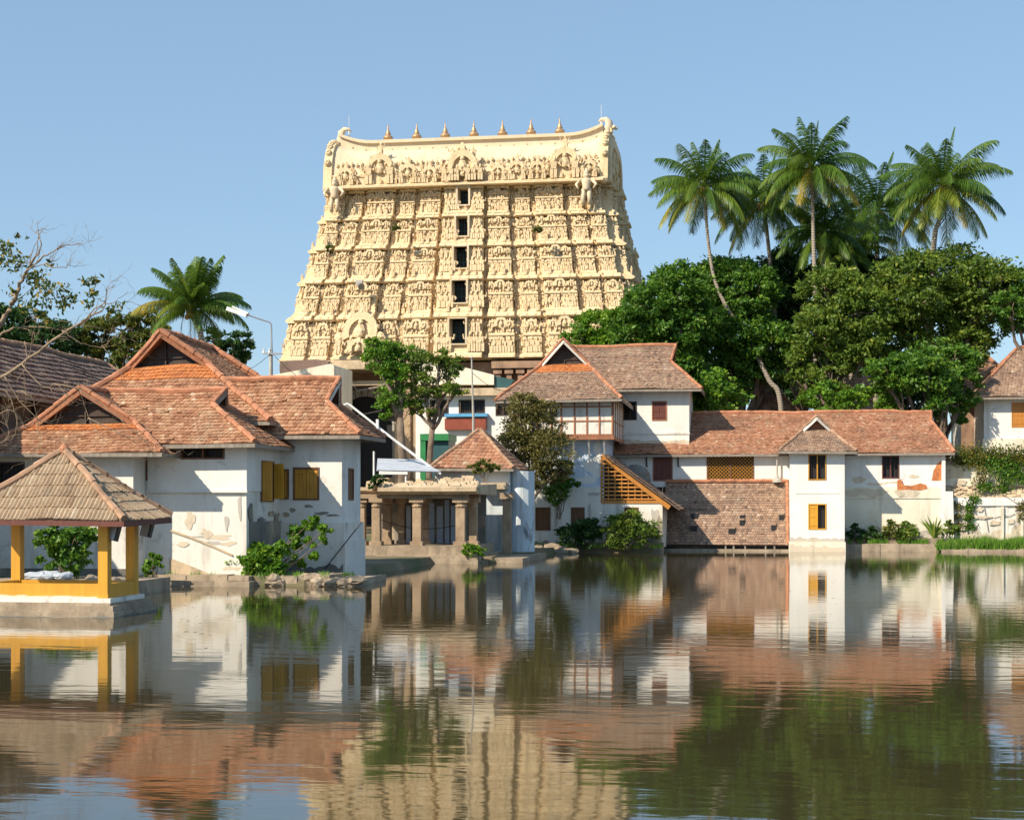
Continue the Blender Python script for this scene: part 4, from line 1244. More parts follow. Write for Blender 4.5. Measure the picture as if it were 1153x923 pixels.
# open shutters on the side of block A
sh = MB(side(xA + .02))
yS0 = 57.35; z0s, z1s = wz(300, 563, yS0), wz(300, 520, yS0)
sh.box(yS0, yS0 + 1.5, -.1, .03, z0s - .06, z0s); sh.box(yS0, yS0 + 1.5, -.1, .03, z1s, z1s + .06)
sh.box(yS0, yS0 + .07, -.1, .03, z0s, z1s); sh.box(yS0 + 1.43, yS0 + 1.5, -.1, .03, z0s, z1s)
wo = sh.build('window', M['brown'], ch)
sh = MB(side(xA + .02)); sh.box(yS0 + .07, yS0 + 1.43, .001, .02, z0s, z1s); sh.build('pane', M['dark'], wo)  # black plate on the wall, painted as the dark room
for (yy, wd, zz0, zz1, mt) in ((yS0 + .02, .40, z0s - .02, z1s + .02, 'ochre'), (yS0 + 1.46, .40, z0s + .05, z1s - .03, 'yellow')):  # near leaf darker, far leaf brighter: sunlight put into the paint colour
    sh = MB()
    k = 3
    for i in range(k):
        sh.box(xA + .05 + wd * i / k + .004, xA + .05 + wd * (i + 1) / k - .004, yy, yy + .035, zz0, zz1, rng.random())
    for zq in (.1, .5, .9): sh.box(xA + .06, xA + .04 + wd, yy - .018, yy, zz0 + (zz1 - zz0) * zq - .04, zz0 + (zz1 - zz0) * zq + .04)
    sh.build('shutter', M[mt], wo)
tide(ch, front(YA - .003), wx(190, YA), xA - .03, .25, .5, 'old'); tide(ch, front(YB - .175), xA + .3, xB + .1, .15, .5)
blotch(ch, front(YA - .002), [(wx(x, YA), wz(x, y, YA), a, c) for x, y, a, c in ((246, 604, .5, .12), (258, 612, .3, .1), (232, 600, .25, .16), (214, 585, .2, .3), (262, 640, .35, .08), (205, 612, .22, .1))], 'stoneold', 'stain')
blotch(ch, front(YA - .004), [(wx(x, YA), wz(x, y, YA), a, c) for x, y, a, c in ((240, 611, .3, .05), (222, 604, .3, .04), (255, 590, .08, .3), (270, 570, .06, .4))], 'mouldsoft', 'stain')
blotch(ch, front(YB - .002), [(wx(x, YB), wz(x, y, YB), a, c) for x, y, a, c in ((330, 574, .12, .10), (347, 570, .2, .06), (362, 578, .3, .07), (374, 580, .25, .05), (322, 579, .14, .1))], 'mould', 'stain')
blotch(ch, side(xA + .022), [(58.6, zsB + .35, .3, .1), (59.3, zsB + .2, .3, .2), (56.1, zsB + .35, .2, .35), (57.3, zsB + .12, .5, .08)], 'mould', 'stain')
b = MB(); b.tube([P(407, 588, YB - .3), P(388, 612, YB - .3), P(366, 640, YB - .3)], .022, 5); b.build('cable', M['black'], ch)
# roofs
xeA = wx(287, 54.9)
zrA = wz(190, 441, 57.6)
kroof(ch, 'x', wx(118, 57.6), xeA, 54.9, 60.3, zeA, zrA, None, ('gablet', xeA - wx(246, 57.6), wz(250, 456, 57.6)), 'tile_or', 'cap', e=.2, w=.17, barge='greywood')
Yc0 = 58.5
xeC = wx(304, Yc0); xcC = wx(185, 60.9); xlC = -28.3
zeC = wz(304, 474, Yc0)
kroof(ch, 'y', Yc0, 66.4, xlC, xeC, zeC, wz(185, 377, 60.9), ('gablet', 2.45, wz(185, 412, 60.9)), ('gable',), 'tile_or', 'cap', strip=.24, bm=xcC, e=.2, w=.17, over=.45, capr=.14)
b = MB(); b.box(xlC + .8, xeC - .8, Yc0 + .9, 66.2, .2, zeC + .2); b.build('wall', M['white'], ch)
xeB = wx(405, 59.0); 
kroof(ch, 'x', -22.2, xeB, 59.0, 63.2, zeB, wz(330, 428, 61.1), None, ('gablet', xeB - wx(374, 61.1), wz(378, 453, 61.1)), 'tile_or', 'cap', e=.2, w=.17, barge='whitewood')

# --- long dark tiled hall at the far left
hl = thing('tiled_hall', 'long brown tiled hall, dark under its eaves, behind the bare branches', 'house', (-32.7, 62, .3))
kroof(hl, 'y', 46, 76, -36.9, -28.9, 7.35, 10.15, ('hip', 2.5), ('hip', .9), 'tile_dk', 'cap_br', e=.42, w=.3, h=.07)
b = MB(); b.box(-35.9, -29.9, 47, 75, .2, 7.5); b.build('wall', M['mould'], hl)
b = MB()
for k in range(9): b.box(-29.9, -29.7, 48 + 3.2 * k, 48.3 + 3.2 * k, .2, 7.3)
b.build('post', M['darkwood'], hl)

# --- ruined pillared hall at the water
YH = 78.6
mh = thing('pillared_hall', 'old stone hall open to the water, with thick columns and a crumbling flat roof', 'stone hall', (wx(470, YH), YH, 0))
x0h, x1h = wx(405, YH), wx(540, YH)
zfl = wz(470, 614, YH); zst = wz(470, 623, YH); zcol = wz(470, 561, YH)
b = MB(); b.box(x0h - 1, x1h - .3, YH - .35, YH + 6, -.6, zfl); b.box(x0h - 1, x1h + .1, YH - 1.1, YH + 6, -.6, zst - .05); b.box(x0h - 1, wx(588, YH) , YH + .2, YH + 7.4, -.6, .25)
rough(b, .05, .8); b.build('plinth', M['stone'], mh)
def column(px, y, w, zb_, zt_, mat='granite'):
    x = wx(px, y); b = MB()
    b.box(x - w * .75, x + w * .75, y - w * .75, y + w * .75, zb_, zb_ + .22); b.box(x - w * .5, x + w * .5, y - w * .5, y + w * .5, zb_ + .22, zt_ - .5)
    b.lathe((x, y, zt_ - .5), [(w * .52, 0), (w * .68, .1), (w * .6, .2), (w * .8, .3)], 10)
    b.box(x - w * .85, x + w * .85, y - w * .7, y + w * .7, zt_ - .2, zt_)
    rough(b, .015, 2.5); b.build('column', M[mat], mh)
for px, y, w in ((424, YH, .42), (470, YH, .44), (519, YH, .46), (407, YH + .2, .42)): column(px, y, w, zfl, zcol)
for px, y, w in ((436, YH + 2.3, .42), (478, YH + 2.3, .42), (533, YH + 1.6, .40), (452, YH + 2.3, .3)): column(px, y, w, zfl, zcol)
b = MB(); b.box(x0h - .6, x1h - .6, YH - .2, YH + .25, zcol, zcol + .22); b.box(x0h - .6, x1h - .4, YH + 2.1, YH + 2.5, zcol, zcol + .22); b.build('lintel', M['granite'], mh)
b = MB()
zr0, zr1 = zcol + .2, wz(470, 546, YH - .7)
b.prof([(YH - .75, zr0 + .14), (YH - .45, zr0), (YH + 5.5, zr0), (YH + 5.5, zr1 + .1), (YH - .3, zr1), (YH - .75, zr1 - .14)], wx(428, YH), x1h)
b.prof([(YH + .1, zr0 + .22), (YH + .4, zr0 + .04), (YH + 5.4, zr0 + .04), (YH + 5.4, zr1 - .05), (YH + .1, zr1 - .1)], x0h - .8, wx(428, YH) - .01)
rough(b, .07, .9, 4); b.build('roof_slab', M['slabstone'], mh)
b = MB()
for k in range(130):
    px = 418 + 118 * rng.random(); yy = YH - .35 + 4.8 * rng.random() ** 1.3
    s = rng.uniform(.1, .34); zz = zr1 + (yy - YH + .35) * .10 * rng.uniform(.4, 1.2)
    b.taper(wx(px, yy) - s, wx(px, yy) + s, yy - s, yy + s, zr1 - .1, zz + s * .25, rng.uniform(.4, .8), rng.random())
rough(b, .11, 1.3, 9); b.build('roof_rubble', M['slabstone'], mh)
b = MB(); b.box(x0h, x1h - .5, YH + 4.6, YH + 4.9, zfl, zr0); b.build('back_wall', M['mould'], mh)  # mould plaster's dark colour stands in for the dim hall interior
b = MB(lambda a, d, z: (a, YH + 4.6 - d, z))
for px0, px1 in ((449, 456), (458, 463), (465, 471), (483, 489), (492, 499), (501, 506), (508, 514)):
    zt2 = wz(470, rng.uniform(562, 570), YH + 4); b.box(wx(px0, YH + 4.6), wx(px1, YH + 4.6), .02, .08 + .1 * rng.random(), zfl, zt2)
b.build('panel', M['panelblue'], mh)
b = MB()
b.quad((wx(424, 80), 80.0, wz(424, 529, 80)), (wx(497, 80.4), 80.4, wz(497, 531, 80.4)), (wx(470, 84), 84, wz(470, 517, 84)), (wx(425, 84), 84, wz(425, 516, 84)))
b.quad((wx(424, 80), 80.0, wz(424, 529, 80) - .05), (wx(497, 80.4), 80.4, wz(497, 531, 80.4) - .05), (wx(470, 84), 84, wz(470, 517, 84) - .05), (wx(425, 84), 84, wz(425, 516, 84) - .05))
tag(b.build('roof_sheet', M['sheet']), 'flat pale grey sheet lying on the crumbling roof of the pillared hall', 'roof sheet')
# white board on legs behind it
bd = thing('white_board', 'blank white board on thin metal legs above the crumbling hall roof', 'board', tuple(P(443, 537, 86)))
b = MB(); b.box(wx(427, 86), wx(459, 86), 85.95, 86.02, wz(443, 534, 86), wz(443, 517, 86)); b.build('panel', M['metalw'], bd)
for px in (421, 430, 457):
    b = MB(); b.tube([P(px, 547, 86.1), P(px, 508 if px == 421 else 517, 86.1)], .06, 6); b.build('leg', M['metalw'], bd)

# --- small house with the pyramid roof beside the hall
YK = 86.0
ks = thing('corner_house', 'small house with a pyramid tile roof and mouldy blue plaster walls, beside the pillared hall', 'house', (wx(545, YK), YK, 0))
xk0, xk1 = wx(484, YK - .6), wx(578, YK - .6)
zk = wz(532, 527, YK - .6)
kroof(ks, 'x', xk0, xk1, YK - .6, YK + 4.6, zk, wz(532, 484, YK + 2), ('hip', (xk1 - xk0) / 2 - .05), ('hip', (xk1 - xk0) / 2 - .05), 'tile_red', 'cap_br', e=.3, w=.24)
b = MB(); b.box(wx(490, YK), wx(574, YK), YK, YK + 4, .1, zk); b.build('wall', M['stainblue'], ks)
b = MB()
n = 14
pl = [(wx(585, YK) + .72 * math.cos(2 * math.pi * i / n), YK + .9 + .72 * math.sin(2 * math.pi * i / n)) for i in range(n)]
b.add([(x, y, .1) for x, y in pl] + [(x, y, zk - .15) for x, y in pl], [(i, (i + 1) % n, n + (i + 1) % n, n + i) for i in range(n)] + [tuple(range(n, 2 * n))])
b.build('round_corner_wall', M['stainblue'], ks)
b = MB(); b.box(wx(540, YK), wx(570, YK), YK - .35, YK - .02, .1, wz(555, 548, YK)); rough(b, .06, 1.2); b.build('wall_base', M['stainblue'], ks)
b = MB(); x = wx(571, YK - .9); b.taper(x - .25, x + .25, YK - 1.1, YK - .7, .1, wz(571, 562, YK), .85); b.box(x - .36, x + .36, YK - 1.15, YK - .65, wz(571, 562, YK), wz(571, 555, YK)); rough(b, .02, 2); b.build('column', M['granite'], ks)
b = MB(); b.box(wx(541, YK), wx(573, YK), YK - 1.2, YK + .2, wz(555, 551, YK), wz(555, 544, YK)); rough(b, .06, 1); b.build('broken_ledge', M['slabstone'], ks)

# --- gallery house in the middle
YD = 97.5
gh = thing('gallery_house', 'two-storey house with a white-edged gable, boxed upper gallery and slatted orange lean-to', 'house', (wx(660, YD), YD, .3))
xd0, xd1 = wx(598, YD), wx(680, YD)
zg0, zg1 = wz(645, 492, YD), wz(645, 451, YD)
zmid = wz(640, 548, YD)
hD = [hole(603, 620, 571, 597, YD), hole(643, 658.5, 571, 600, YD), hole(703, 719, 571, 596, YD)]
b = MB(); b.box(xd0, xd1, YD + .02, YD + 8, zmid, zg0 + .1); b.build('wall', M['blue'], gh)
xd2 = wx(746, YD)
b = MB(); wall(b, front(YD - .05), wx(588, YD), xd2, .3, zmid - .003, .3, [h for h in hD if h[0] < xd1] + [(xd1 + .001, xd2 - .001, wz(712, 566, YD), zmid - .003)] + hD[2:])
b.box(xd2 - .3, xd2, YD + .25, YD + 6, .3, wz(712, 566, YD)); b.build('wall', M['old'], gh)
for h in hD: window(gh, front(YD - .05), h, 'closed', 'brown', 'brown')
b = MB(); b.box(wx(660, YD), xd2 + .1, YD - .35, YD - .05, -.4, .62); b.box(wx(588, YD), wx(660, YD), YD - .2, YD - .05, -.4, .42); rough(b, .05, 1.1); b.build('wall_base', M['stone'], gh)
# boxed gallery
YG = YD - .7
xg0, xg1 = wx(604, YG), wx(690, YG)
b = MB(); b.box(xg0, xg1, YG, YD + 7.0, zg0, zg1 + .1); b.build('gallery', M['old'], gh)
b = MB()
for px in (604, 621, 632, 647, 661, 675, 689.5):
    x = wx(px, YG); b.box(x - .05, x + .05, YG - .05, YG, zg0, zg1)
for py in (458, 474, 489.5): z = wz(645, py, YG); b.box(xg0, xg1, YG - .04, YG, z - .045, z + .045)
b.box(xg0 - .1, xg1 + .08, YG - .12, YG, zg0 - .2, zg0 + .02)
for k in range(6):
    y = YG + .2 + 1.35 * k; b.box(xg1, xg1 + .05, y - .05, y + .05, zg0, zg1)
b.box(xg1, xg1 + .07, YG, YD + 7, zg0 - .2, zg0 + .02); b.box(xg1, xg1 + .045, YG, YD + 7, wz(645, 474, YG) - .04, wz(645, 474, YG) + .04)
b.build('gallery_frame', M['barge'], gh)
b = MB(); h = hole(621.5, 627.5, 459, 469, YG); b.box(h[0], h[1], YG - .055, YG - .045, h[2], h[3]); b.build('open_hatch', M['dark'], gh)  # thin black plate painted for the darkness behind the hatch
for px in (647, 664, 681):
    b = MB(); x = wx(px, YD); b.bar((x, YG, zg0 - .2), (x, YD, zg0 - 1.3), .1, .12); b.box(x - .06, x + .06, YG - .02, YD + .02, zg0 - .3, zg0 - .2); b.build('bracket', M['whitewood'], gh)
YE0 = YD - 1.5
xe0, xe1 = wx(557, YE0), wx(700, YE0)
zeD = wz(628, 450.5, YE0)
kroof(gh, 'y', YE0, YD + 12, xe0, xe1, zeD, wz(628, 385, YE0 + 3.6), ('gablet', 3.3, wz(628, 410, YE0 + 3.3)), ('hip', 4), 'tile_br', 'cap', strip=.22, barge='whitewood', e=.2, w=.16, over=.5)
# taller wing behind to the right
YE = 104.6
xw0, xw1 = wx(697, YE), wx(776, YE)
zeE = wz(740, 438, YE - .8)
hE = [hole(702, 717, 452, 473, YE), hole(734, 751, 451.5, 473.5, YE)]
b = MB(); wall(b, front(YE), xw0, xw1, wz(740, 515, YE), zeE + .2, .3, hE)
b.box(xw1 - .3, xw1, YE + .3, YE + 6, 3, zeE + .2); b.box(xw0, xw0 + .3, YE + .3, YE + 6, 3, zeE + .2)
b.build('wall', M['clean'], gh)
b = MB(); b.box(xw0, xw1 + .04, YE - .05, YE, wz(740, 489, YE), wz(740, 487, YE)); b.build('string_course', M['old'], gh)
window(gh, front(YE), hE[0], 'bars', 'darkwood', 'redbrown'); window(gh, front(YE), hE[1], 'closed', 'barge', 'redbrown')
xer = wx(790, YE - .8)
kroof(gh, 'x', wx(632, YE + 3), xer, YE - .8, YE + 7.2, zeE, wz(700, 390, YE + 3.2), None, ('gablet', xer - wx(756, YE + 3.2), wz(755, 409, YE + 3.2)), 'tile_br', 'cap', barge='barge', e=.2, w=.16)
# slatted orange lean-to
YL = YD - .02
pl = [(677.5, 513), (745, 566), (677.5, 566)]
P3 = [P(x, y, YL) for x, y in pl]
b = MB(); b.bar(P3[0] + Vector((0, -.05, 0)), P3[1] + Vector((.5, -.05, -.3)), .12, .3); b.bar(P3[2] + Vector((0, -.04, .05)), P3[1] + Vector((0, -.04, .05)), .1, .16); b.bar(P3[2], P3[0], .12, .1)
rows = 12
for k in range(1, rows):
    t = k / rows; z = P3[2].z + (P3[0].z - P3[2].z) * t; x1_ = P3[1].x + (P3[0].x - P3[1].x) * t
    b.box(P3[0].x, x1_, YL - .03, YL + .02, z - .06, z + .04)
for k in range(1, 9):
    t = k / 9; x = P3[0].x + (P3[1].x - P3[0].x) * t; z1_ = P3[0].z + (P3[1].z - P3[0].z) * t
    b.box(x - .03, x + .03, YL + .02, YL + .06, P3[2].z, z1_)
b.build('slatted_screen', M['orangewood'], gh)
b = MB(); b.box(xd1, xd2 - .2, YL + .9, YL + 1.0, P3[2].z - .2, P3[2].z + .3); b.add([P3[0] + Vector((0, .8, -.2)), P3[1] + Vector((0, .8, -.1)), P3[2] + Vector((0, .8, 0))], [(0, 1, 2)]); b.build('lean_to_interior', M['dark'], gh)  # black backing paints the gloom behind the slats
b = MB(); top, low = P(681, 511, YL - .3), P(766, 573, YL - .3)
tiles(b, [Vector((low.x, YL - .35, low.z)), Vector((low.x, 103.6, low.z)), Vector((top.x, 103.6, top.z)), Vector((top.x, YL - .35, top.z))], .26, .22)
b.build('lean_to_roof', M['tile_br'], gh)
b = MB(); b.ball((wx(716, 102), 102, wz(716, 540, 102)), (1.0, 1.2, 1.0), 14, 8); rough(b, .08, 1.1); tag(b.build('tarpaulin', M['mould']), 'dark grey tarpaulin hump on the roof of the slatted lean-to', 'tarpaulin')  # rough dark grey ball set on the lean-to roof

tide(gh, front(YD - .053), wx(592, YD), xd1, .35, .35); tide(gh, front(YD - .055), wx(724, YD), xd2 - .02, .55, 1.6)
blotch(gh, front(YD - .052), [(wx(x, YD), wz(x, y, YD), a, c) for x, y, a, c in ((626, 580, .12, 1.0), (598, 565, .3, .12), (634, 560, .2, .5), (664, 575, .1, .6), (737, 585, .25, .7), (670, 556, .5, .12))], 'mouldsoft', 'stain')
blotch(gh, front(YD + .018), [(wx(x, YD), wz(x, y, YD), a, c) for x, y, a, c in ((668, 525, .5, .5), (660, 540, .7, .25), (645, 515, .2, .6), (673, 505, .25, .4))], 'white', 'limewash_patch')
tide(gh, front(YE - .002), xw0, xw1, wz(740, 499, YE), .25, 'stoneold')
# --- long house with the projecting white tower
YF, YT, YLo = 104.0, 101.0, 101.3
lh = thing('long_house', 'long whitewashed house with a low sweeping roof and a projecting two-storey tower', 'house', (wx(900, YF), YF, .3))
xf0, xf1, xf2, xf3 = wx(694, YF), wx(889, YF), wx(951, YF), wx(1062, YF)
zeF = wz(850, 511, YF - .55)
zlo = wz(820, 543, YF)
hF = [hole(735, 757.5, 513, 541.5, YF), hole(797, 847.5, 512.5, 543, YF)]
b = MB(); wall(b, front(YF), xf0, xf1 + .6, zlo - .3, zeF + .25, .3, hF); b.build('wall', M['clean'], lh)
o_ = window(lh, front(YF), hF[0], 'closed', 'barge', 'redbrown', name='door')
lw = MB(front(YF)); h = hF[1]
lw.box(h[0] - .08, h[0], -.05, .05, h[2], h[3]); lw.box(h[1], h[1] + .08, -.05, .05, h[2], h[3])
for xq in (1 / 2,): lw.box(h[0] + (h[1] - h[0]) * xq - .05, h[0] + (h[1] - h[0]) * xq + .05, -.04, .05, h[2], h[3])
lwo = lw.build('lattice_window', M['brown'], lh)
lw = MB(); sp = .235
W_, H_ = h[1] - h[0], h[3] - h[2]
for k in range(-12, 30):
    for sg, dd in ((1, .0), (-1, .035)):
        c0 = k * sp
        pts = []
        for z in (0, H_):
            pts.append((c0 + sg * (z - (0 if sg > 0 else 0)), z))
        (xa, za), (xb, zb2) = pts
        def cl(xa, za, xb, zb2):
            if xa > xb: xa, za, xb, zb2 = xb, zb2, xa, za
            if xb <= 0 or xa >= W_: return None
            if xa < 0: za = za + (zb2 - za) * (0 - xa) / (xb - xa); xa = 0
            if xb > W_: zb2 = za + (zb2 - za) * (W_ - xa) / (xb - xa); xb = W_
            return xa, za, xb, zb2
        r = cl(xa, za, xb, zb2)
        if r: lw.bar((h[0] + r[0], YF + .02 + dd, h[2] + r[1]), (h[0] + r[2], YF + .02 + dd, h[2] + r[3]), .03, .075, up=(0, 1, 0))
lw.build('lattice', M['ochre'], lwo)
lw = MB(front(YF)); lw.box(h[0], h[1], -.32, -.28, h[2], h[3]); lw.build('pane', M['dark'], lwo)  # black backing paints the dark room behind the lattice
for px in (728, 763.5):
    b = MB(); x = wx(px, YF - .1); b.tube([(x, YF - .12, zeF - .1), (x, YF - .12, zeF - .75), (x + .08, YF - .14, zeF - .8)], .05, 6); b.build('hook', M['black'], lh)
# right wall in bands, with bare brick
hR = hole(993, 1012.5, 513, 538.5, YF); zb1, zb2_ = wz(1000, 548, YF), wz(1000, 561, YF)
b = MB(); wall(b, front(YF), xf2 - .8, xf3, zb1, zeF + .25, .3, [hR]); b.box(xf3 - .3, xf3, YF + .3, YF + 6, .3, zeF + .2); b.build('wall', M['white'], lh)
b = MB(); b.box(xf2 - .8, xf3 + .1, YF - .14, YF + .2, zb2_, zb1); b.build('wall_band', M['cream'], lh)
b = MB(); b.box(xf2 - .8, xf3 + .06, YF - .08, YF + .2, .2, zb2_); b.box(xf2 - .8, xf3 + .3, YF - .5, YF + .2, .2, wz(1000, 607, YF)); b.build('wall', M['cream'], lh)
window(lh, front(YF), hR, 'bars', 'redbrown', 'redbrown', n=4)
for pg, dd in ((((1010, 552), (1010, 541), (1014, 539), (1017, 546), (1026, 547), (1036, 544), (1043, 546), (1044, 550), (1036, 552), (1024, 551)), .16), (((1049, 541), (1051, 530), (1056, 521), (1062, 518), (1062, 541)), .02)):
    b = MB(lambda a, d, z: (a, YF - d, z)); q = [(wx(x, YF), wz(x, y, YF)) for x, y in pg]
    zz = sorted(z for _, z in q); b.slab(q, dd - .03, dd)
    b.build('bare_brick_patch', M['brick'], lh)
b = MB(); b.box(wx(1060, YF), wx(1064, YF), YF - .25, YF + .3, .3, wz(1062, 512, YF)); b.taper(wx(1058, YF), wx(1074, YF), YF - .3, YF + .2, .3, zb1 - .3, .8); b.build('buttress', M['white'], lh)
# lean-to roof down to the water
zL0 = wz(820, 613, YLo)
xl0, xl1 = wx(747, YLo), wx(888.5, YLo)
b = MB()
q = [Vector((xl0, YLo, zL0)), Vector((xl1, YLo, zL0)), Vector((xl1, YF - .02, zlo)), Vector((xl0, YF - .02, zlo))]
sl = (q[2] - q[1]).length
hv = []
dks = []
un = Vector((0, -(zlo - zL0), YF - YLo)).normalized(); un = Vector((0, -abs(un.y), abs(un.z)))
for px, py in ((781.5, 581), (781.5, 595), (824, 598), (835.5, 583), (835.5, 588.5), (871, 594), (880, 582.5)):
    t = ((613 - py) / 70.0); c = q[0].lerp(q[3], t)
    uu = (px - 747) / 141.5 * (xl1 - xl0)
    w_ = .2 if px < 800 or px == 824 else .14
    x = xl0 + uu
    # raised ventilator tile with a dark mouth
    dk = MB(); dk.box(x - w_, x + w_, c.y - .2, c.y + .1, c.z - .18, c.z + .13); dks.append(dk)
    b.add([(x - w_ - .03, c.y - .12, c.z + .15), (x + w_ + .03, c.y - .12, c.z + .15), (x + w_ + .03, c.y + .06, c.z + .26), (x - w_ - .03, c.y + .06, c.z + .26),
           (x - w_ - .03, c.y - .12, c.z + .19), (x + w_ + .03, c.y - .12, c.z + .19), (x + w_ + .03, c.y + .06, c.z + .30), (x - w_ - .03, c.y + .06, c.z + .30)], MB.HEX, .5)
tiles(b, q, .2, .16)
lr = b.build('lean_to_roof', M['tile_br'], lh)
for dk in dks: dk.build('vent_mouth', M['dark'], lr)  # solid black boxes paint the darkness inside the vents
b = MB(); caps(b, q[3] + Vector((0, -.05, .1)), q[2] + Vector((0, -.05, .1)), .13); caps(b, q[1] + Vector((-.08, 0, .08)), q[2] + Vector((-.08, 0, .08)), .1); b.build('ridge_caps', M['cap'], lr)
b = MB(); b.box(xl0, xl1, YLo + .9, YLo + 1.0, -.4, zL0 + .5); b.build('lean_to_interior', M['mould'], lh)
b = MB(); b.box(xl0, xl1, YLo - .25, YLo + 1, -.5, .13); rough(b, .02, 1); b.build('wall_base', M['stone'], lh)
for px in (817, 826, 839, 862, 872):
    b = MB(); x = wx(px, YLo); b.box(x - .05, x + .05, YLo + .05, YLo + .15, .13, zL0 - .05); b.build('post', M['greywood'], lh)
# main roof
xer = wx(1075, YF - .55); xel = wx(688, YF - .55)
zrF = wz(900, 465, YF + 4.2)
kroof(lh, 'x', xel, xer, YF - .55, YF + 9.0, zeF, zrF, None, ('gablet', xer - wx(1046, YF + 4.2), zrF - .55), 'tile_red', 'cap', e=.2, w=.16, over=.1)
b = MB(); b.box(xf2, xf3 - .4, YF + 5.5, YF + 7, .3, zeF + .6); b.box(xf0 + .4, xf1, YF + 5.5, YF + 7, .3, zeF + .6); b.build('back_wall', M['old'], lh)
# the projecting tower
xt0, xt1 = wx(889.3, YT), wx(951, YT)
zeT = wz(920, 508, YT - .6)
hT = [hole(910, 930.5, 511.5, 540.5, YT), hole(910, 930.5, 567, 596, YT)]
b = MB(); wall(b, front(YT), xt0, xt1, .5, zeT + .15, .3, hT); b.box(xt0, xt0 + .3, YT + .3, YF, .5, zeT + .1); b.box(xt1 - .3, xt1, YT + .3, YF, .5, zeT + .1)
b.build('tower_wall', M['clean'], lh)
b = MB(); b.box(xt0 - .06, xt1 + .06, YT - .12, YF, -.5, .62); b.build('wall_base', M['cream'], lh)
b = MB(front(YT)); b.box(xt0 + .35, xt1 - .35, 0, .03, wz(920, 555.5, YT), wz(920, 553.5, YT)); b.build('string_course', M['clean'], lh)
window(lh, front(YT), hT[0], 'bars', 'ochre', 'brown', n=7); window(lh, front(YT), hT[1], 'half', 'yellow', 'yellow', n=6)
xte0, xte1 = wx(877, YT - .6), wx(965, YT - .6)
kroof(lh, 'y', YT - .6, YF + 4.0, xte0, xte1, zeT, wz(921, 470, YT + 1.8), ('gablet', 2.1, wz(921, 484, YT + 1.5)), None, 'tile_br', 'cap_br', barge='whitewood', gable='barge', e=.2, w=.16, over=.4)
b = MB(); x = wx(875, YF - .2); b.lathe((x, YF - .35, wz(875, 543, YF)), [(.32, 0), (.3, .15), (.16, .3), (.07, .5), (.05, 1.5), (.015, 1.55)], 9); tag(b.build('spire_ornament', M['concrete']), 'slim grey spire ornament standing on the lean-to roof ridge, beside the white tower', 'ornament')

tide(lh, front(YT - .122), xt0, xt1, .0, .45, 'stoneold'); tide(lh, front(YT - .002), xt0 + .02, xt1 - .02, .62, .3, 'mouldsoft')
tide(lh, front(YF - .502), xf2, xf3, .6, .5, 'mouldsoft'); tide(lh, front(YF - .084), xf2, xf3, .8, .8, 'mouldsoft')
blotch(lh, front(YF - .145), [(wx(x, YF), .5 * (zb1 + zb2_), .8, .3) for x in (965, 985, 1020)], 'stoneold', 'stain')
blotch(lh, front(YF - .002), [(wx(x, YF), wz(x, y, YF), a, c) for x, y, a, c in ((985, 545, .6, .1), (1030, 536, .3, .12), (1005, 543, .7, .07), (966, 540, .4, .2))], 'stoneold', 'stain')
# --- ruined retaining wall at the right edge
YR = 104.6
rw = thing('ruined_wall', 'tall crumbling whitewashed retaining wall with ledges and bare patches, hung with creepers', 'wall', (wx(1110, YR), YR, .5))
xr0, xr1 = wx(1064, YR), wx(1230, YR)
b = MB()
n = 26
for k in range(n):
    x0_, x1_ = xr0 + (xr1 - xr0) * k / n, xr0 + (xr1 - xr0) * (k + 1) / n
    b.box(x0_, x1_ + .01, YR - .3 + rng.uniform(-.03, .03), YR + 2, .2, wz(1100, 569, YR))
rough(b, .05, .6); b.build('lower_wall', M['old'], rw)
b = MB(); b.box(xr0 + .3, xr1, YR - .42, YR + .1, wz(1100, 569, YR), wz(1100, 560, YR)); rough(b, .05, .5); b.build('white_course', M['white'], rw)
b = MB(); za_, zb_ = wz(1100, 560, YR), wz(1100, 547, YR)
b.prof([(YR - .35, za_), (YR + .3, zb_), (YR + 1, zb_), (YR + 1, za_)], xr0 - .2, xr1)
for k in range(70):
    x = rng.uniform(xr0, xr1); t = rng.random(); b.box(x - .12, x + .12, YR - .4 + t * .5, YR - .2 + t * .5, za_ + t * (zb_ - za_), za_ + t * (zb_ - za_) + .1, rng.random())
rough(b, .05, 1.3); b.build('sloping_ledge', M['slabstone'], rw)
b = MB(); b.box(xr0, xr1, YR + .25, YR + 2, zb_, wz(1100, 523, YR)); rough(b, .08, .5); b.build('upper_wall', M['cream'], rw)
b = MB(); b.box(xr0 - .1, xr1, YR + .1, YR + 2, wz(1100, 523, YR), wz(1100, 519, YR)); rough(b, .07, .6); b.build('coping', M['mould'], rw)
b = MB(lambda a, d, z: (a, YR - .36 - d, z))
for px, w_ in ((1069, 8), (1126, 3), (1148, 3)): b.box(wx(px, YR), wx(px + w_, YR), 0, .12, .4, wz(1100, 570, YR))
b.build('pilaster', M['cream'], rw)

tide(rw, front(YR - .33), xr0 + .2, xr1, .4, 1.0, 'stoneold')
blotch(rw, front(YR - .34), [(rng.uniform(xr0, xr0 + 6), rng.uniform(.8, 2.9), rng.uniform(.1, .5), rng.uniform(.05, .3)) for _ in range(16)], 'stoneold', 'stain', .02)
blotch(rw, front(YR + .2), [(rng.uniform(xr0, xr0 + 6), rng.uniform(4.3, 5.6), rng.uniform(.2, .7), rng.uniform(.08, .35)) for _ in range(12)], 'stoneold', 'stain', .03)
b = MB(lambda a, d, z: (a, YR - .36 - d, z))
for k in range(7): b.bar((xr0 + .8 * k + rng.random(), 0, rng.uniform(1, 3)), (xr0 + .8 * k + rng.random() * 1.5, 0, rng.uniform(.8, 3)), .03)
b.build('crack', M['mould'], rw)
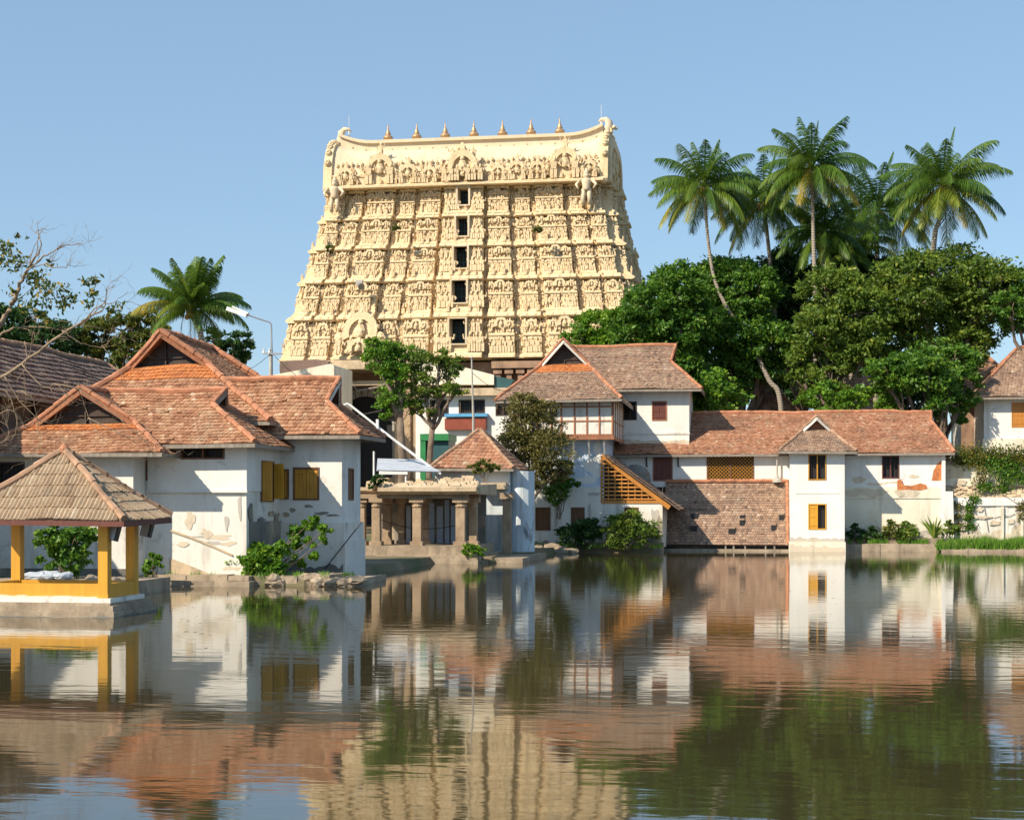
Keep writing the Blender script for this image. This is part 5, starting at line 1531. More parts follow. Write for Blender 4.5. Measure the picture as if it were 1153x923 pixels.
# --- house on the terrace at the far right
YX = 113.0
th = thing('terrace_house', 'whitewashed house with a hipped tile roof and orange-framed window, above the ruined wall', 'house', (wx(1140, YX), YX, 6))
zeX = wz(1120, 447, YX - .8); x0x = wx(1097, YX - .8)
hX = hole(1139, 1168, 453, 481, YX)
b = MB(); wall(b, front(YX), wx(1108, YX), wx(1240, YX), wz(1120, 500, YX), zeX + .3, .3, [hX]); b.box(wx(1108, YX), wx(1108, YX) + .3, YX + .3, YX + 7, 5, zeX + .2); b.build('wall', M['white'], th)
b = MB(); b.box(wx(1106, YX), wx(1240, YX), YX - .25, YX, 5, wz(1120, 494, YX)); b.build('wall_base', M['cream'], th)
window(th, front(YX), hX, 'half', 'orangewood', 'orangewood')
kroof(th, 'x', x0x, x0x + 12, YX - .8, YX + 8, zeX, wz(1150, 392, YX + 3.6), ('hip', 3.6), None, 'tile_br', 'cap', e=.26, w=.22)
b = MB(); b.box(wx(1083, YX + 5), wx(1109, YX + 5), YX + 5, YX + 5.4, 5, wz(1095, 452, YX + 5)); rough(b, .04, .8); b.build('yard_wall', M['carved'], th)
# roofs glimpsed through the trees
for (px0, px1, pe, pr, Y, lb) in ((838, 912, 476, 432, 122, 'red tiled house half hidden behind the bending palm trunk'), (925, 1010, 452, 405, 134, 'red tiled house deep behind the tree crowns, right of the pale palm trunk'), (1075, 1160, 443, 398, 126, 'red tiled roof seen between the big tree and the terrace house')):
    t = thing('hidden_house', lb, 'house', tuple(P((px0 + px1) / 2, 568, Y)[:2]) + (2,), 'houses behind the trees')
    zE2, zR2 = wz(px0, pe, Y), wz(px0, pr, Y + 4)
    kroof(t, 'x', wx(px0, Y), wx(px1, Y), Y, Y + 8, zE2, zR2, ('gablet', 1.2, zE2 + (zR2 - zE2) * .6), ('hip', 3), 'tile_red', 'cap', e=.34, w=.3)
    b = MB(); b.box(wx(px0, Y) + .6, wx(px1, Y) - .6, Y + .7, Y + 7.3, 1, zE2 + .2); b.build('wall', M['old'], t)

# --- stone gate with a round arch in front of the great tower
YP = 112.0
gt = thing('stone_gate', 'weathered stone gateway with round arch and heavy lintel, at the foot of the great tower', 'gate', (wx(412, YP), YP, 1.5))
zl0, zl1 = wz(412, 416, YP), wz(412, 406, YP)
b = MB(); b.box(wx(362, YP), wx(384, YP), YP, YP + 5, 1, zl0); b.box(wx(444, YP), wx(482, YP), YP, YP + 5, 1, zl0)
for px in (449, 459, 470, 479): x = wx(px, YP); b.box(x - .25, x + .25, YP - .25, YP, 1, zl0 - .3); b.box(x - .4, x + .4, YP - .4, YP, zl0 - 1, zl0 - .4)
for k in range(40): b.ball((wx(rng.uniform(446, 481), YP), YP - .1, rng.uniform(2, zl0 - 1)), (.2, .25, .35), 6, 4)
b.build('pier', M['granite'], gt)
b = MB(); b.box(wx(362, YP), wx(484, YP), YP - .5, YP + 5, zl0, zl1); b.box(wx(375, YP), wx(446, YP), YP + .5, YP + .9, wz(412, 433, YP), wz(412, 428, YP)); rough(b, .05, .5); b.build('lintel', M['slabstone'], gt)
b = MB(); b.box(wx(384, YP), wx(444, YP), YP + 3.2, YP + 3.6, 1, zl0); b.build('arch_wall', M['carved'], gt)
b = MB(lambda a, d, z: (a, YP + 3.2 - d, z)); cx_, cz_ = wx(411, YP + 3), wz(411, 478, YP + 3); r0, r1 = 2.15, 2.75
n = 15
for k in range(n):
    a0_, a1_ = math.pi * k / n + .015, math.pi * (k + 1) / n - .015
    b.slab([(cx_ + r * math.cos(a), cz_ + r * math.sin(a)) for r, a in ((r0, a0_), (r1, a0_), (r1, a1_), (r0, a1_))], 0, .35, rng.random())
for sg in (-1, 1): b.box(min(cx_ + sg * r0, cx_ + sg * r1), max(cx_ + sg * r0, cx_ + sg * r1), 0, .33, 1, cz_)
b.build('arch', M['concrete'], gt)
b = MB(lambda a, d, z: (a, YP + 3.2 - d, z)); b.slab([(cx_ + r0 * math.cos(math.pi * k / 14), cz_ + r0 * math.sin(math.pi * k / 14)) for k in range(15)] + [(cx_ - r0, 1), (cx_ + r0, 1)], .01, .05); b.build('dark_passage', M['dark'], gt)  # flat black slab on the solid arch wall, painted passage darkness
b = MB(); b.tube([P(398, 432, YP), P(402, 440, YP), P(425, 436, YP), P(440, 430, YP)], .07, 5); b.tube([P(384, 473, YP), P(400, 468, YP), P(430, 462, YP)], .05, 5); b.build('cable', M['greywood'], gt)

# --- cream building left of the gate
YM = 106.0
cb = thing('cream_building', 'low cream building with a sloping parapet, beside the left pier of the stone gate', 'building', (wx(330, YM), YM, 1.5))
q = [(283, 431), (283, 426), (300, 423.5), (340, 416), (372, 409.5), (376, 411), (376, 470), (283, 470)]
b = MB(); b.slab([(wx(x, YM), wz(x, y, YM)) for x, y in q], YM, YM + 5); b.build('wall', M['cream'], cb)
b = MB(); b.slab([(wx(x, YM + 4), wz(x, y, YM + 4)) for x, y in ((310, 405), (352, 403), (366, 405), (362, 412), (330, 417), (310, 420))], YM + 5.1, YM + 8); b.build('roof', M['tile_dk'], cb)
b = MB(); b.box(wx(283, YM), wx(376, YM), YM - .12, YM, wz(330, 425.5, YM), wz(330, 424, YM)); b.build('string_course', M['slabstone'], cb)

# --- white building with dark windows between the trees
YO = 106.5
ob_ = thing('white_office', 'white flat-roofed building with dark barred windows over a bright blue ledge', 'building', (wx(535, YO), YO, 1.5))
hO = [hole(484, 505, 450, 469, YO), hole(516.5, 546, 450, 465.5, YO), hole(558, 575, 452, 468, YO)]
b = MB(); zO1 = wz(535, 446, YO); wall(b, front(YO), wx(468, YO), wx(606, YO), 1, zO1, .3, hO); b.box(wx(606, YO) - .3, wx(606, YO), YO + .3, YO + 6, 1, zO1); b.box(wx(468, YO), wx(468, YO) + .3, YO + .3, YO + 6, 1, zO1); b.build('wall', M['clean'], ob_)
for h in hO: window(ob_, front(YO), h, 'bars', 'darkwood', 'brown', n=10)
b = MB(); b.box(wx(466, YO), wx(603, YO), YO - .7, YO + 6, zO1, wz(535, 437.5, YO)); rough(b, .02, .6); b.build('roof_slab', M['slabstone'], ob_)
b = MB(); b.box(wx(502, YO), wx(550, YO), YO - .55, YO, wz(525, 469.5, YO), wz(525, 466, YO)); b.build('blue_ledge', M['skyblue'], ob_)
b = MB(); b.box(wx(502, YO), wx(548, YO), YO - .4, YO, wz(525, 484, YO), wz(525, 471, YO)); b.build('red_wall', M['redwall'], ob_)
b = MB(); b.slab([(wx(x, YO + 1), wz(x, y, YO + 1)) for x, y in ((470, 405), (505, 409), (556, 422), (556, 433), (500, 433), (470, 433))], YO + 1, YO + 5); b.build('sloping_parapet', M['cream'], ob_)
b = MB(); b.slab([(wx(x, YO + 1), wz(x, y, YO + 1)) for x, y in ((556.5, 423), (578, 427), (572, 437.2), (556.5, 437.2))], YO + 1.2, YO + 4); b.build('roof_shade', M['teal'], ob_)  # dark teal block on the roof beside the sloping parapet
gs = thing('green_shed', 'small green sheet-metal shed with dark sides, below the white office', 'shed', (wx(490, 100), 100, 1.5))
b = MB(); b.box(wx(474, 100), wx(506, 100), 99.7, 102.5, wz(490, 496, 100), wz(490, 488.5, 100)); b.box(wx(474, 100), wx(480, 100), 99.75, 99.95, 1, wz(490, 496, 100)); b.build('fascia', M['green_paint'], gs)
b = MB(); b.box(wx(476, 100), wx(505, 100), 100, 102.4, 1, wz(490, 496, 100)); b.build('wall', M['teal'], gs)
# ------------------------------------------------------------------ banks
def bank(name, boxes, mat='stone', amp=.07, sc=.9):
    b = MB()
    for x0, x1, y0, y1, z0, z1 in boxes:
        n = max(1, int(abs(x1 - x0) / .8))
        for k in range(n):
            a0, a1 = x0 + (x1 - x0) * k / n, x0 + (x1 - x0) * (k + 1) / n
            b.taper(a0, a1 + .02, y0 + rng.uniform(-.05, .05), y1, z0, z1 + rng.uniform(-.03, .03), .985, rng.random())
    rough(b, amp, sc)
    o = b.build(name, M[mat]); o['kind'] = 'structure'
    return o
bank('stone_bank', [(wx(160, 54.6), wx(282, 54.6), 54.45, 57, -.8, .22), (wx(158, 54.6), wx(276, 54.6), 54.9, 57, .2, .40),
                    (wx(282, 55.6), wx(404, 55.8), 55.6, 60.2, -.8, .22), (wx(300, 55.4), wx(372, 55.6), 55.3, 58, -.8, .36),
                    (wx(945, 102.6), wx(1066, 102.6), 102.35, 104.5, -.8, .5), (wx(950, 102.6), wx(1060, 102.6), 102.9, 104.5, .4, .85),
                    (wx(1060, 101.4), wx(1240, 101.4), 101.3, 105, -.8, .2), (wx(585, 96.4), wx(652, 96.4), 96.2, 98, -.8, .28),
                    (wx(548, 84.8), wx(606, 84.8), 84.6, 88, -.8, .22), (-60, wx(145, 48.4), 48.3, 52, -.8, .45), (wx(412, 77.8), wx(545, 77.5), 78.2, 80, -.8, .1)])
# loose stones
stone0 = []
for k in range(5):
    b = MB(); b.ball((0, 0, 0), (.5, .4, .28), 8, 6, rng.random()); rough(b, .16, 2.0, k * 3.3)
    stone0.append(b)
def rock(px, py, Y, s, label, group, mat='stone', k=0):
    c = P(px, py, Y)
    b = MB(); src = stone0[k % 5]
    a = rng.random() * 6.28
    b.v = [(c.x + s * (p[0] * math.cos(a) - p[1] * math.sin(a)), c.y + s * (p[0] * math.sin(a) + p[1] * math.cos(a)), c.z + s * p[2]) for p in src.v]
    b.f, b.t, b.m = list(src.f), list(src.t), list(src.m)
    tag(b.build('rock', M[mat]), label, 'rock', group)
for i, (px, py, s) in enumerate(((582, 616, 1.5), (592, 620, 1.4), (607, 619, 1.3), (622, 617, 1.2), (630, 621, 1.5), (641, 621, 1.2), (572, 622, 1.3), (614, 623, 1.5))):
    rock(px, py, 95.6 - (1 if px < 600 else 0) * 6, s, 'pale stone at the water below the shuttered gallery house wall', 'stones below the gallery house', k=i)
for i in range(26):
    px = 284 + 118 * rng.random()
    rock(px, 651 + 9 * rng.random() - (px - 284) * .01, 55.3 + .5 * rng.random(), rng.uniform(.35, 1.0), 'broken stone on the rubble bank below the courtyard house', 'rubble stones below the courtyard house', k=i)
for i in range(14):
    rock(20 + 125 * rng.random(), 650 + 7 * rng.random(), 49 + 2 * rng.random(), rng.uniform(.3, .7), 'broken stone on the bank behind the yellow pavilion', 'rubble stones behind the pavilion', k=i)
b = MB()
for k in range(9):
    c = P(38 + 36 * rng.random(), 648 + 4 * rng.random(), 49.3 + rng.random()); b.ball(c, (rng.uniform(.2, .45), .3, rng.uniform(.1, .2)), 9, 6)
rough(b, .1, 3); tag(b.build('cloth_bundle', M['cloth']), 'crumpled grey-blue cloth lying on the bank, seen through the yellow pavilion', 'cloth')

# scum and fallen leaves drifting on the pond
b = MB()
for k in range(420):
    px = rng.choice((rng.gauss(200, 40), rng.gauss(560, 60), rng.gauss(800, 120), rng.uniform(150, 1150))); py = 627 + 120 * rng.random() ** 3
    Y = yw(px, py)
    if Y > shore(wx(px, Y)) - 1.6 or (px < 190 and py > 660): continue
    x = wx(px, Y); s = rng.uniform(.03, .09); a = rng.random() * 6.28
    b.add([(x + s * math.cos(a + q) * (1 if i % 2 == 0 else .5), Y + s * math.sin(a + q) * (1 if i % 2 == 0 else .5), .004) for i, q in enumerate((0, 1.57, 3.14, 4.71))], [(0, 1, 2, 3)], rng.random())
g = b.build('leaf_litter', M['leaf_brown']); tag(g, None, None, kind='stuff')
# ------------------------------------------------------------------ poles
pl_ = thing('street_lamp', 'street lamp with a bent arm and white head, left of the great tower', 'street lamp', (wx(305, 92), 92, .5))
b = MB(); b.tube([(wx(305, 92), 92, .5), P(305, 393, 92)], [.16, .12], 8); b.build('concrete_post', M['concrete'], pl_)
b = MB(); b.tube([P(306, 400, 91.9), P(305.5, 366, 91.9), P(304, 363, 91.9), P(290, 358.5, 91.9), P(274, 353, 91.9)], [.06, .05, .05, .045, .04], 6); b.build('arm', M['metal'], pl_)
b = MB(); b.bar(P(278, 355.3, 91.9), P(256, 347.5, 91.9), .35, .24); b.bar(P(280, 355.2, 91.9) + Vector((0, 0, .12)), P(262, 348, 91.9) + Vector((0, 0, .14)), .28, .1); b.build('lamp_head', M['metalw'], pl_)
b = MB(); b.bar(P(296, 398, 91.85), P(318, 398.5, 91.85), .1); b.build('crossarm', M['metal'], pl_)
for px in (297, 303.5):
    b = MB(); c = P(px, 395.5, 91.85); b.lathe((c.x, c.y, c.z - .15), [(.07, 0), (.09, .1), (.05, .2), (.08, .28), (.03, .32)], 8); b.build('insulator', M['metalw'], pl_)
lp = thing('leaning_mast', 'long thin white mast leaning steeply across the crumbling hall roof', 'mast', tuple(P(496, 534, 82)))
b = MB(); b.tube([P(383, 459, 82), P(385, 457, 82), P(391, 454.5, 82), P(394, 456, 82), P(445, 496, 82), P(496, 534, 82)], [.05, .06, .06, .065, .07, .075], 7); b.build('pole', M['metalw'], lp)
b = MB(); b.bar(P(425, 472, 81.9), P(425, 491, 81.9), .14); b.bar(P(419, 489, 81.9), P(433, 488, 81.9), .12); b.build('cross_bracket', M['metalw'], lp)
fp = thing('flag_pole', 'slim pole standing beside the pyramid roof, in front of the white office', 'pole', (wx(532, 94), 94, .5))
b = MB(); b.tube([(wx(533, 94), 94, .5), P(533, 470, 94), P(532, 440, 94), P(531, 403, 94)], [.09, .08, .06, .04], 7); b.build('pole', M['concrete'], fp)
b = MB(); c = P(531, 403, 94); b.ball((c.x, c.y, c.z), .09, 8, 6); b.build('pole_cap', M['metal'], fp)
b = MB(); c0, c1 = P(470, 402, 94), P(531, 408, 94)
b.tube([c0.lerp(c1, t) - Vector((0, 0, .5 * math.sin(math.pi * t))) for t in np.linspace(0, 1, 9)], .022, 4); tag(b.build('cable', M['black']), 'thin black cable sagging from the slim pole into the tree', 'cable')
for (p0, p1, sg, lb) in ((P(305, 396, 92), P(372, 425, 111), .9, 'thin black cable running from the street lamp to the stone gate'), (P(305, 398, 92), P(232, 407, 75), .8, 'thin black cable running from the street lamp over the orange roofs'), (P(532, 420, 94), P(590, 436, 97), .6, 'thin black cable from the slim pole to the gallery house eave'), (P(412, 578, 80), P(520, 590, 80.6), .5, 'loose dark cable hanging inside the pillared hall')):
    b = MB(); b.tube([p0.lerp(p1, t) - Vector((0, 0, sg * math.sin(math.pi * t))) for t in np.linspace(0, 1, 12)], .018, 4)
    tag(b.build('cable', M['black']), lb, 'cable')
sp = thing('loudspeaker', 'small grey horn loudspeaker fixed to the carved front of the great tower', 'loudspeaker', tuple(P(404, 320, 143.4)))
c = P(404, 320, 143.0)
b = MB(); b.tube([c + Vector((0, .5, 0)), c + Vector((.05, -.1, -.05)), c + Vector((.38, -.5, -.32))], [.12, .18, .34], 12); b.build('horn', M['metal'], sp)
b = MB(); b.box(c.x - .3, c.x + .3, c.y + .1, c.y + .5, c.z - .1, c.z + .42); b.build('driver_box', M['concrete'], sp)

# ------------------------------------------------------------------ trees
def lobes(Y, *ls, dy=1.6):
    out = []
    for l in ls:
        px, py, r = l[:3]; y = Y + rng.uniform(-dy, dy)
        k = ppm(px, y); rr = r * k
        out.append((tuple(P(px, py, y)), (rr, rr * 1.05, rr * (l[3] if len(l) > 3 else .9))))
    return out
def gpt(px, Y, z=None): return (wx(px, Y), Y, height(wx(px, Y), Y) if z is None else z)
GT = 'broad trees behind the long house'
tree('broad_tree', 'fresh green tree rising just behind the gallery house roof, touching the great tower', gpt(680, 124), lobes(124, (672, 372, 24), (654, 384, 17), (702, 366, 22), (690, 392, 26)), 'leaf_light', leafsize=.36, group=GT)
tree('broad_tree', 'dark mango tree filling the gap between the gallery house and the bending palm', gpt(745, 118), lobes(118, (738, 348, 34), (764, 326, 30), (716, 376, 26), (742, 398, 38), (776, 368, 34), (765, 420, 30)), 'leaf_mango', leafsize=.36, group=GT, trunk_r=.4)
tree('broad_tree', 'dense mango tree with the bending palm trunk leaning across it', gpt(835, 123), lobes(123, (815, 322, 34), (842, 330, 32), (800, 356, 34), (836, 374, 36), (796, 402, 32), (866, 392, 30), (845, 410, 28), (820, 425, 24), (870, 420, 20)), 'leaf_mango', leafsize=.36, group=GT, trunk_r=.4)
tree('broad_tree', 'shadowy tree deep between the two tallest palm trunks', gpt(890, 130), lobes(130, (880, 312, 30), (904, 336, 34), (874, 352, 30), (900, 385, 34), (955, 300, 28), (985, 310, 26)), 'leaf_dark', leafsize=.38, group=GT, trunk_r=.4)  # dark leaf colour throughout
tree('broad_tree', 'olive green tree in the middle of the wood, right of the straight palm trunk', gpt(945, 116.5), lobes(116.5, (938, 332, 32), (966, 352, 34), (928, 372, 30), (950, 398, 30), (914, 404, 24), (975, 385, 26), (915, 358, 18), (935, 425, 22), (905, 430, 16)), 'leaf_olive', leafsize=.34, group=GT, trunk_r=.38)
tree('broad_tree', 'largest rounded olive tree, below the thick crowned palm', gpt(1060, 119), lobes(119, (1030, 324, 42), (1076, 322, 46), (1112, 328, 34), (1000, 346, 32), (1060, 362, 42), (1104, 366, 30), (1020, 388, 32), (1085, 392, 28)), 'leaf_olive', leafsize=.34, group=GT, trunk_r=.5, per=8)
tree('broad_tree', 'bushy dark green tree hanging over the end of the long house roof', gpt(1050, 111.5), lobes(111.5, (1045, 420, 30), (1070, 408, 26), (1014, 424, 24), (1086, 438, 20), (1062, 454, 18), (1080, 462, 14), (995, 418, 20)), 'leaf_mango', leafsize=.34, group=GT, trunk_r=.35)
tree('broad_tree', 'green tree cut by the photo edge, above the terrace house', gpt(1170, 117), lobes(117, (1150, 328, 26), (1148, 358, 18), (1172, 345, 30), (1135, 345, 16)), 'leaf_mango', leafsize=.34, group=GT)
tree('broad_tree', 'dark tree far back in the wood, seen below the crowns near the bending palm foot', gpt(830, 140), lobes(140, *[(690 + 26 * k, 425 + 14 * (k % 2), 24) for k in range(9)]), 'leaf_dark', leafsize=.5, group=GT, per=6, trunk_r=.3)
tree('broad_tree', 'dark tree far back in the wood, seen below the crowns near the terrace house', gpt(1010, 141), lobes(141, *[(905 + 24 * k, 428 + 14 * (k % 2), 24) for k in range(8)], (1085, 400, 20)), 'leaf_dark', leafsize=.5, group=GT, per=6, trunk_r=.3)
shrub('shrub', 'bright green shrub just above the long house roof, left of the bending palm foot', gpt(800, 112), lobes(112, (800, 444, 24), (776, 456, 18), (824, 452, 18), (812, 430, 16)), 'leaf_light', leafsize=.3, per=10, leaves=60, rc=.28)
shrub('shrub', 'mid green shrub just above the long house roof, below the middle of the wood', gpt(940, 111.5), lobes(111.5, (930, 450, 20), (960, 453, 18), (906, 457, 13), (985, 448, 18), (1000, 456, 14)), 'leaf_light', leafsize=.28, per=10, leaves=60, rc=.28)

def pth(Y, *pp, z0=None):
    q = [Vector(gpt(pp[0][0], Y))]
    return q + [P(x, y, Y) for x, y in pp[1:]]
palm('tall palm with a bending trunk, leftmost crown of the palm group', pth(120.7, (884, 480), (879, 455), (866, 428), (846, 388), (822, 352), (805, 316), (797, 268), (793, 210)), 4.6, 32, 3, r0=.19, yellow=.22)
palm('palm half hidden behind the tallest straight palm, on its left', pth(127, (888, 480), (872, 350), (860, 228)), 4.9, 32, 5, dark=.08)
palm('tallest palm with a straight pale trunk, in front of the palm group', pth(118.8, (921, 480), (918, 345), (916, 275), (914, 190)), 4.7, 34, 8, r0=.2, yellow=.18)
palm('palm with a second pale trunk just behind the straight palm', pth(122, (932, 480), (928, 320), (925, 262)), 4.0, 24, 21, dark=.12)
palm('dark shaded palm crown in the gap of the palm group', pth(130, (985, 480), (987, 330), (988, 236)), 5.6, 32, 13, dark=.14)  # frond tone lowered evenly
palm('palm with a thick dark green crown, rightmost of the palm group', pth(118.5, (1045, 480), (1050, 300), (1058, 245), (1062, 209)), 4.8, 36, 17, r0=.22, yellow=.24, dark=.02)
palm('low dark palm crown among the tree tops', pth(129, (960, 480), (958, 330), (955, 282)), 4.4, 26, 29, dark=.14)
palm('lone palm with upright young fronds, behind the courtyard house roofs', pth(98, (232, 480), (228, 400), (221, 365), (217, 348)), 3.7, 34, 31, group=None, upright=.5, yellow=.12)

GL = 'trees behind the far left roofs'
tree('broad_tree', 'green tree behind the tiled hall, at the left photo edge', gpt(20, 100), lobes(100, (20, 372, 26), (55, 378, 22), (-10, 362, 26), (75, 388, 20), (30, 392, 24), (40, 358, 12)), 'leaf_dark', leafsize=.34, group=GL)
tree('broad_tree', 'light green scrubby tree between the tiled hall and the lone palm', gpt(130, 102), lobes(102, (110, 380, 22), (140, 372, 22), (165, 365, 18), (95, 395, 20), (150, 395, 24), (180, 385, 20), (125, 405, 22)), 'leaf_yel', leafsize=.32, group=GL)
tree('broad_tree', 'small dark tree right of the lone palm, left of the street lamp', gpt(262, 108), lobes(108, (264, 385, 15), (276, 392, 11), (254, 400, 16), (270, 408, 13), (240, 385, 16), (245, 410, 16)), 'leaf_dark', leafsize=.32, group=GL, trunk_r=.2)
GC = 'trees before the stone gate'
tree('small_tree', 'bright green feathery tree in front of the round stone arch', gpt(457, 88.5, .5), lobes(88.5, (432, 402, 19), (446, 424, 17), (440, 450, 16), (424, 392, 12), (452, 400, 13), (436, 470, 9), dy=.6), 'leaf_light', leafsize=.2, group=GC, trunk_r=.26, fork=tuple(P(450, 470, 88.5)), per=24, leaves=80, rc=.34, hollow=.4, bark='bark')
tree('small_tree', 'thin olive tree beside the bright green one, in front of the white office', gpt(478, 89.5, .5), lobes(89.5, (474, 408, 17), (478, 436, 17), (468, 458, 12), (506, 414, 15), (514, 438, 12), (496, 402, 10), (495, 440, 10), (484, 462, 9), dy=.6), 'leaf_olive', leafsize=.19, group=GC, trunk_r=.2, fork=tuple(P(487, 480, 89.5)), per=20, leaves=64, rc=.36, hollow=.4, bark='bark')
tree('bronze_tree', 'bushy bronze-green tree growing against the left corner of the gallery house', gpt(585, 92.6, .3), lobes(93.5, (600, 482, 30), (578, 500, 22), (618, 508, 28), (604, 534, 20), (590, 458, 18), (612, 462, 14), (632, 530, 14), (584, 536, 15), (580, 520, 16), dy=.6), 'leaf_brown', leafsize=.19, trunk_r=.16, per=17, leaves=62, rc=.3, hollow=.5)
shrub('climbing_shrub', 'deep green climber on the blue wall, right side of the bronze-green tree', (wx(628, 96.6), 96.8, 2.2), lobes(96.4, (634, 540, 12), (645, 546, 8), (626, 555, 13), (638, 522, 8), dy=.2), 'leaf_mango', leafsize=.2, per=30, leaves=40)
GB = 'bushes below the gallery house'
shrub('bush', 'dark round bush with pale blossoms below the middle brown shutter', gpt(652, 96.2, .2), lobes(96.1, (652, 599, 16), (639, 602, 11), (665, 594, 13), (660, 606, 12), (672, 600, 9), dy=.3), 'leaf_dark', leafsize=.19, per=26, group=GB)
shrub('bush', 'wider olive bush below the right brown shutter, next to the lean-to roof', gpt(706, 96.2, .3), lobes(96.1, (700, 598, 20), (724, 600, 17), (711, 586, 14), (688, 602, 12), (694, 585, 9), (735, 602, 8), dy=.3), 'leaf_olive', leafsize=.18, per=24, group=GB)
# fig bush on the left bank
shrub('fig_bush', 'sprawling fig bush with fresh large leaves against the black mouldy wall of the courtyard house', tuple(P(292, 654, 56.0)), lobes(56.1, (284, 634, 15), (268, 634, 10), (300, 626, 13), (262, 643, 9), (310, 640, 12), (290, 618, 9), (318, 618, 9), dy=.2) + lobes(57.2, (335, 596, 9), (352, 589, 9), (366, 596, 7), (330, 612, 9), (350, 610, 6), (335, 632, 8), (352, 627, 6), (365, 609, 5), dy=.2), 'leaf_light', leafsize=.2, per=70, leaves=28, stems=16, rc=.36, aspect=.6)
shrub('bush', 'dark bush growing on the bank, seen through the yellow pavilion', tuple(P(72, 650, 50.5)), lobes(50.5, (74, 612, 20), (54, 604, 15), (96, 602, 14), (85, 630, 16), (60, 628, 14), dy=.3), 'leaf_mango', leafsize=.2, per=50, leaves=40, stems=8)
shrub('bush', 'small leafy bush at the water, right of the yellow pavilion', tuple(P(174, 655, 53.6)), lobes(53.6, (173, 636, 8), (166, 643, 7), (178, 629, 5), (171, 625, 3), dy=.1), 'leaf_light', leafsize=.16, per=110, leaves=24)
shrub('weed', 'bright weed tuft growing on the rubble roof, before the pyramid roof', tuple(P(545, 540, 83)), lobes(83, (545, 525, 11, .6), (533, 528, 8, .6), (556, 527, 8, .6), dy=.2), 'leaf_yel', cat='weed', leafsize=.14, per=60, leaves=40)
shrub('weed', 'dark weed on the broken left edge of the hall roof', tuple(P(426, 545, 78)), lobes(78, (427, 540, 8), (420, 546, 5), dy=.1), 'leaf_dark', cat='weed', leafsize=.15, per=80, leaves=30)
shrub('weed', 'green weed at the water by the right end of the pillared hall', tuple(P(531, 627, 77.6)), lobes(77.6, (531, 619, 8), (524, 622, 6), (540, 621, 6), dy=.1), 'leaf_light', cat='weed', leafsize=.16, per=80, leaves=30)
for px, py, lb in ((446, 256, 'tiny green weed on the carved tower front, left of the fourth window from the bottom'), (606, 258, 'tiny green weed on the carved tower front, right of the fourth window from the bottom'), (372, 279, 'tiny dark weed on a tower ledge, near its left corner')):
    shrub('weed', lb, tuple(P(px, py + 3, 143.6)), lobes(143.6, (px, py, 4.2), (px - 3, py + 2, 3), dy=.05), 'leaf_yel', cat='weed', leafsize=.22, per=60, leaves=20, stems=3)
# right bank plants
GP = 'plants on the right bank'
for px, py, r, mt, lb in ((964, 600, 9, 'leaf_dark', 'dark low plant in the shadow right of the white tower'), (984, 602, 8, 'leaf_dark', 'sparse dark plant halfway along the shadowed bank'), (1003, 598, 10, 'leaf_yel', 'yellowish plant at the edge of the tower shadow on the bank'), (1021, 599, 11, 'leaf_olive', 'rounded green plant below the bare brick patch'), (1070, 595, 8, 'leaf_olive', 'green plant at the start of the tall grass')):
    shrub('bank_plant', lb, tuple(P(px, 608, 102.9)), lobes(102.9, (px, py, r), (px - r * .8, py + 3, r * .6), (px + r * .8, py + 3, r * .6), (px - 2, py - r * .9, r * .4), dy=.1), mt, cat='plant', leafsize=.2, per=36, leaves=30, group=GP)
t = thing('spiky_plant', 'spiky plant with long upright leaves below the broken wall corner', 'plant', tuple(P(1052, 607, 102.9)), GP)
b = MB(); c = P(1052, 607, 102.9)
for k in range(38):
    a, l, e = rng.random() * 6.28, rng.uniform(.9, 1.75), rng.uniform(.15, .9)
    d = Vector((math.cos(a) * e, math.sin(a) * e * .5, 1)).normalized(); s = d.cross(Vector((0, 1, .1))).normalized() * .05
    m_ = c + d * l * .6; tp = c + d * l + Vector((math.cos(a) * .25 * e, 0, -.22 * e))
    b.add([c - s, c + s, m_ + s, tp, m_ - s], [(0, 1, 2, 4), (4, 2, 3)], rng.random())
b.build('leaves', M['leaf_olive'], t)
# tall grass at the right
b = MB()
for k in range(9000):
    px = 1160 - 105 * rng.random() ** 1.25; Y = rng.uniform(101.4, 104.2)
    c = Vector((wx(px, Y), Y, .12)); l = rng.uniform(.45, 1.1) * (1.0 if px > 1070 else .7); l *= .8 + .4 * mnoise.noise(Vector((c.x * .8, c.y, 0)))
    d = Vector((rng.gauss(0, .25), rng.gauss(0, .25), 1)).normalized(); s = Vector((rng.uniform(.015, .04), rng.uniform(-.02, .02), 0))
    b.add([c - s, c + s, c + d * l + Vector((rng.gauss(0, .1), 0, 0))], [(0, 1, 2)], rng.random())
g = b.build('grass', M['grass']); tag(g, None, None, kind='stuff')
b = MB()
for k in range(2600):
    px = rng.choice((rng.uniform(955, 1062), rng.uniform(590, 745), rng.uniform(955, 1062))); Y = (102.5 if px > 900 else 96.25) + rng.random() * .5
    if mnoise.noise(Vector((px * .09, 3, 1))) < -.05: continue
    c = Vector((wx(px, Y), Y, .3 if px < 900 else .5)); l = rng.uniform(.15, .5)
    d = Vector((rng.gauss(0, .35), rng.gauss(0, .3), 1)).normalized(); s = Vector((.02, 0, 0))
    b.add([c - s, c + s, c + d * l], [(0, 1, 2)], rng.random())
for k in range(1500):
    px = rng.uniform(160, 405); Y = 55.2 + rng.random() * 1.2
    if mnoise.noise(Vector((px * .07, 7, 1))) < .05: continue
    c = Vector((wx(px, Y), Y, .35)); l = rng.uniform(.08, .28); d = Vector((rng.gauss(0, .4), rng.gauss(0, .3), 1)).normalized(); s = Vector((.012, 0, 0))
    b.add([c - s, c + s, c + d * l], [(0, 1, 2)], rng.random())
g = b.build('bank_grass', M['grass']); tag(g, None, None, kind='stuff')
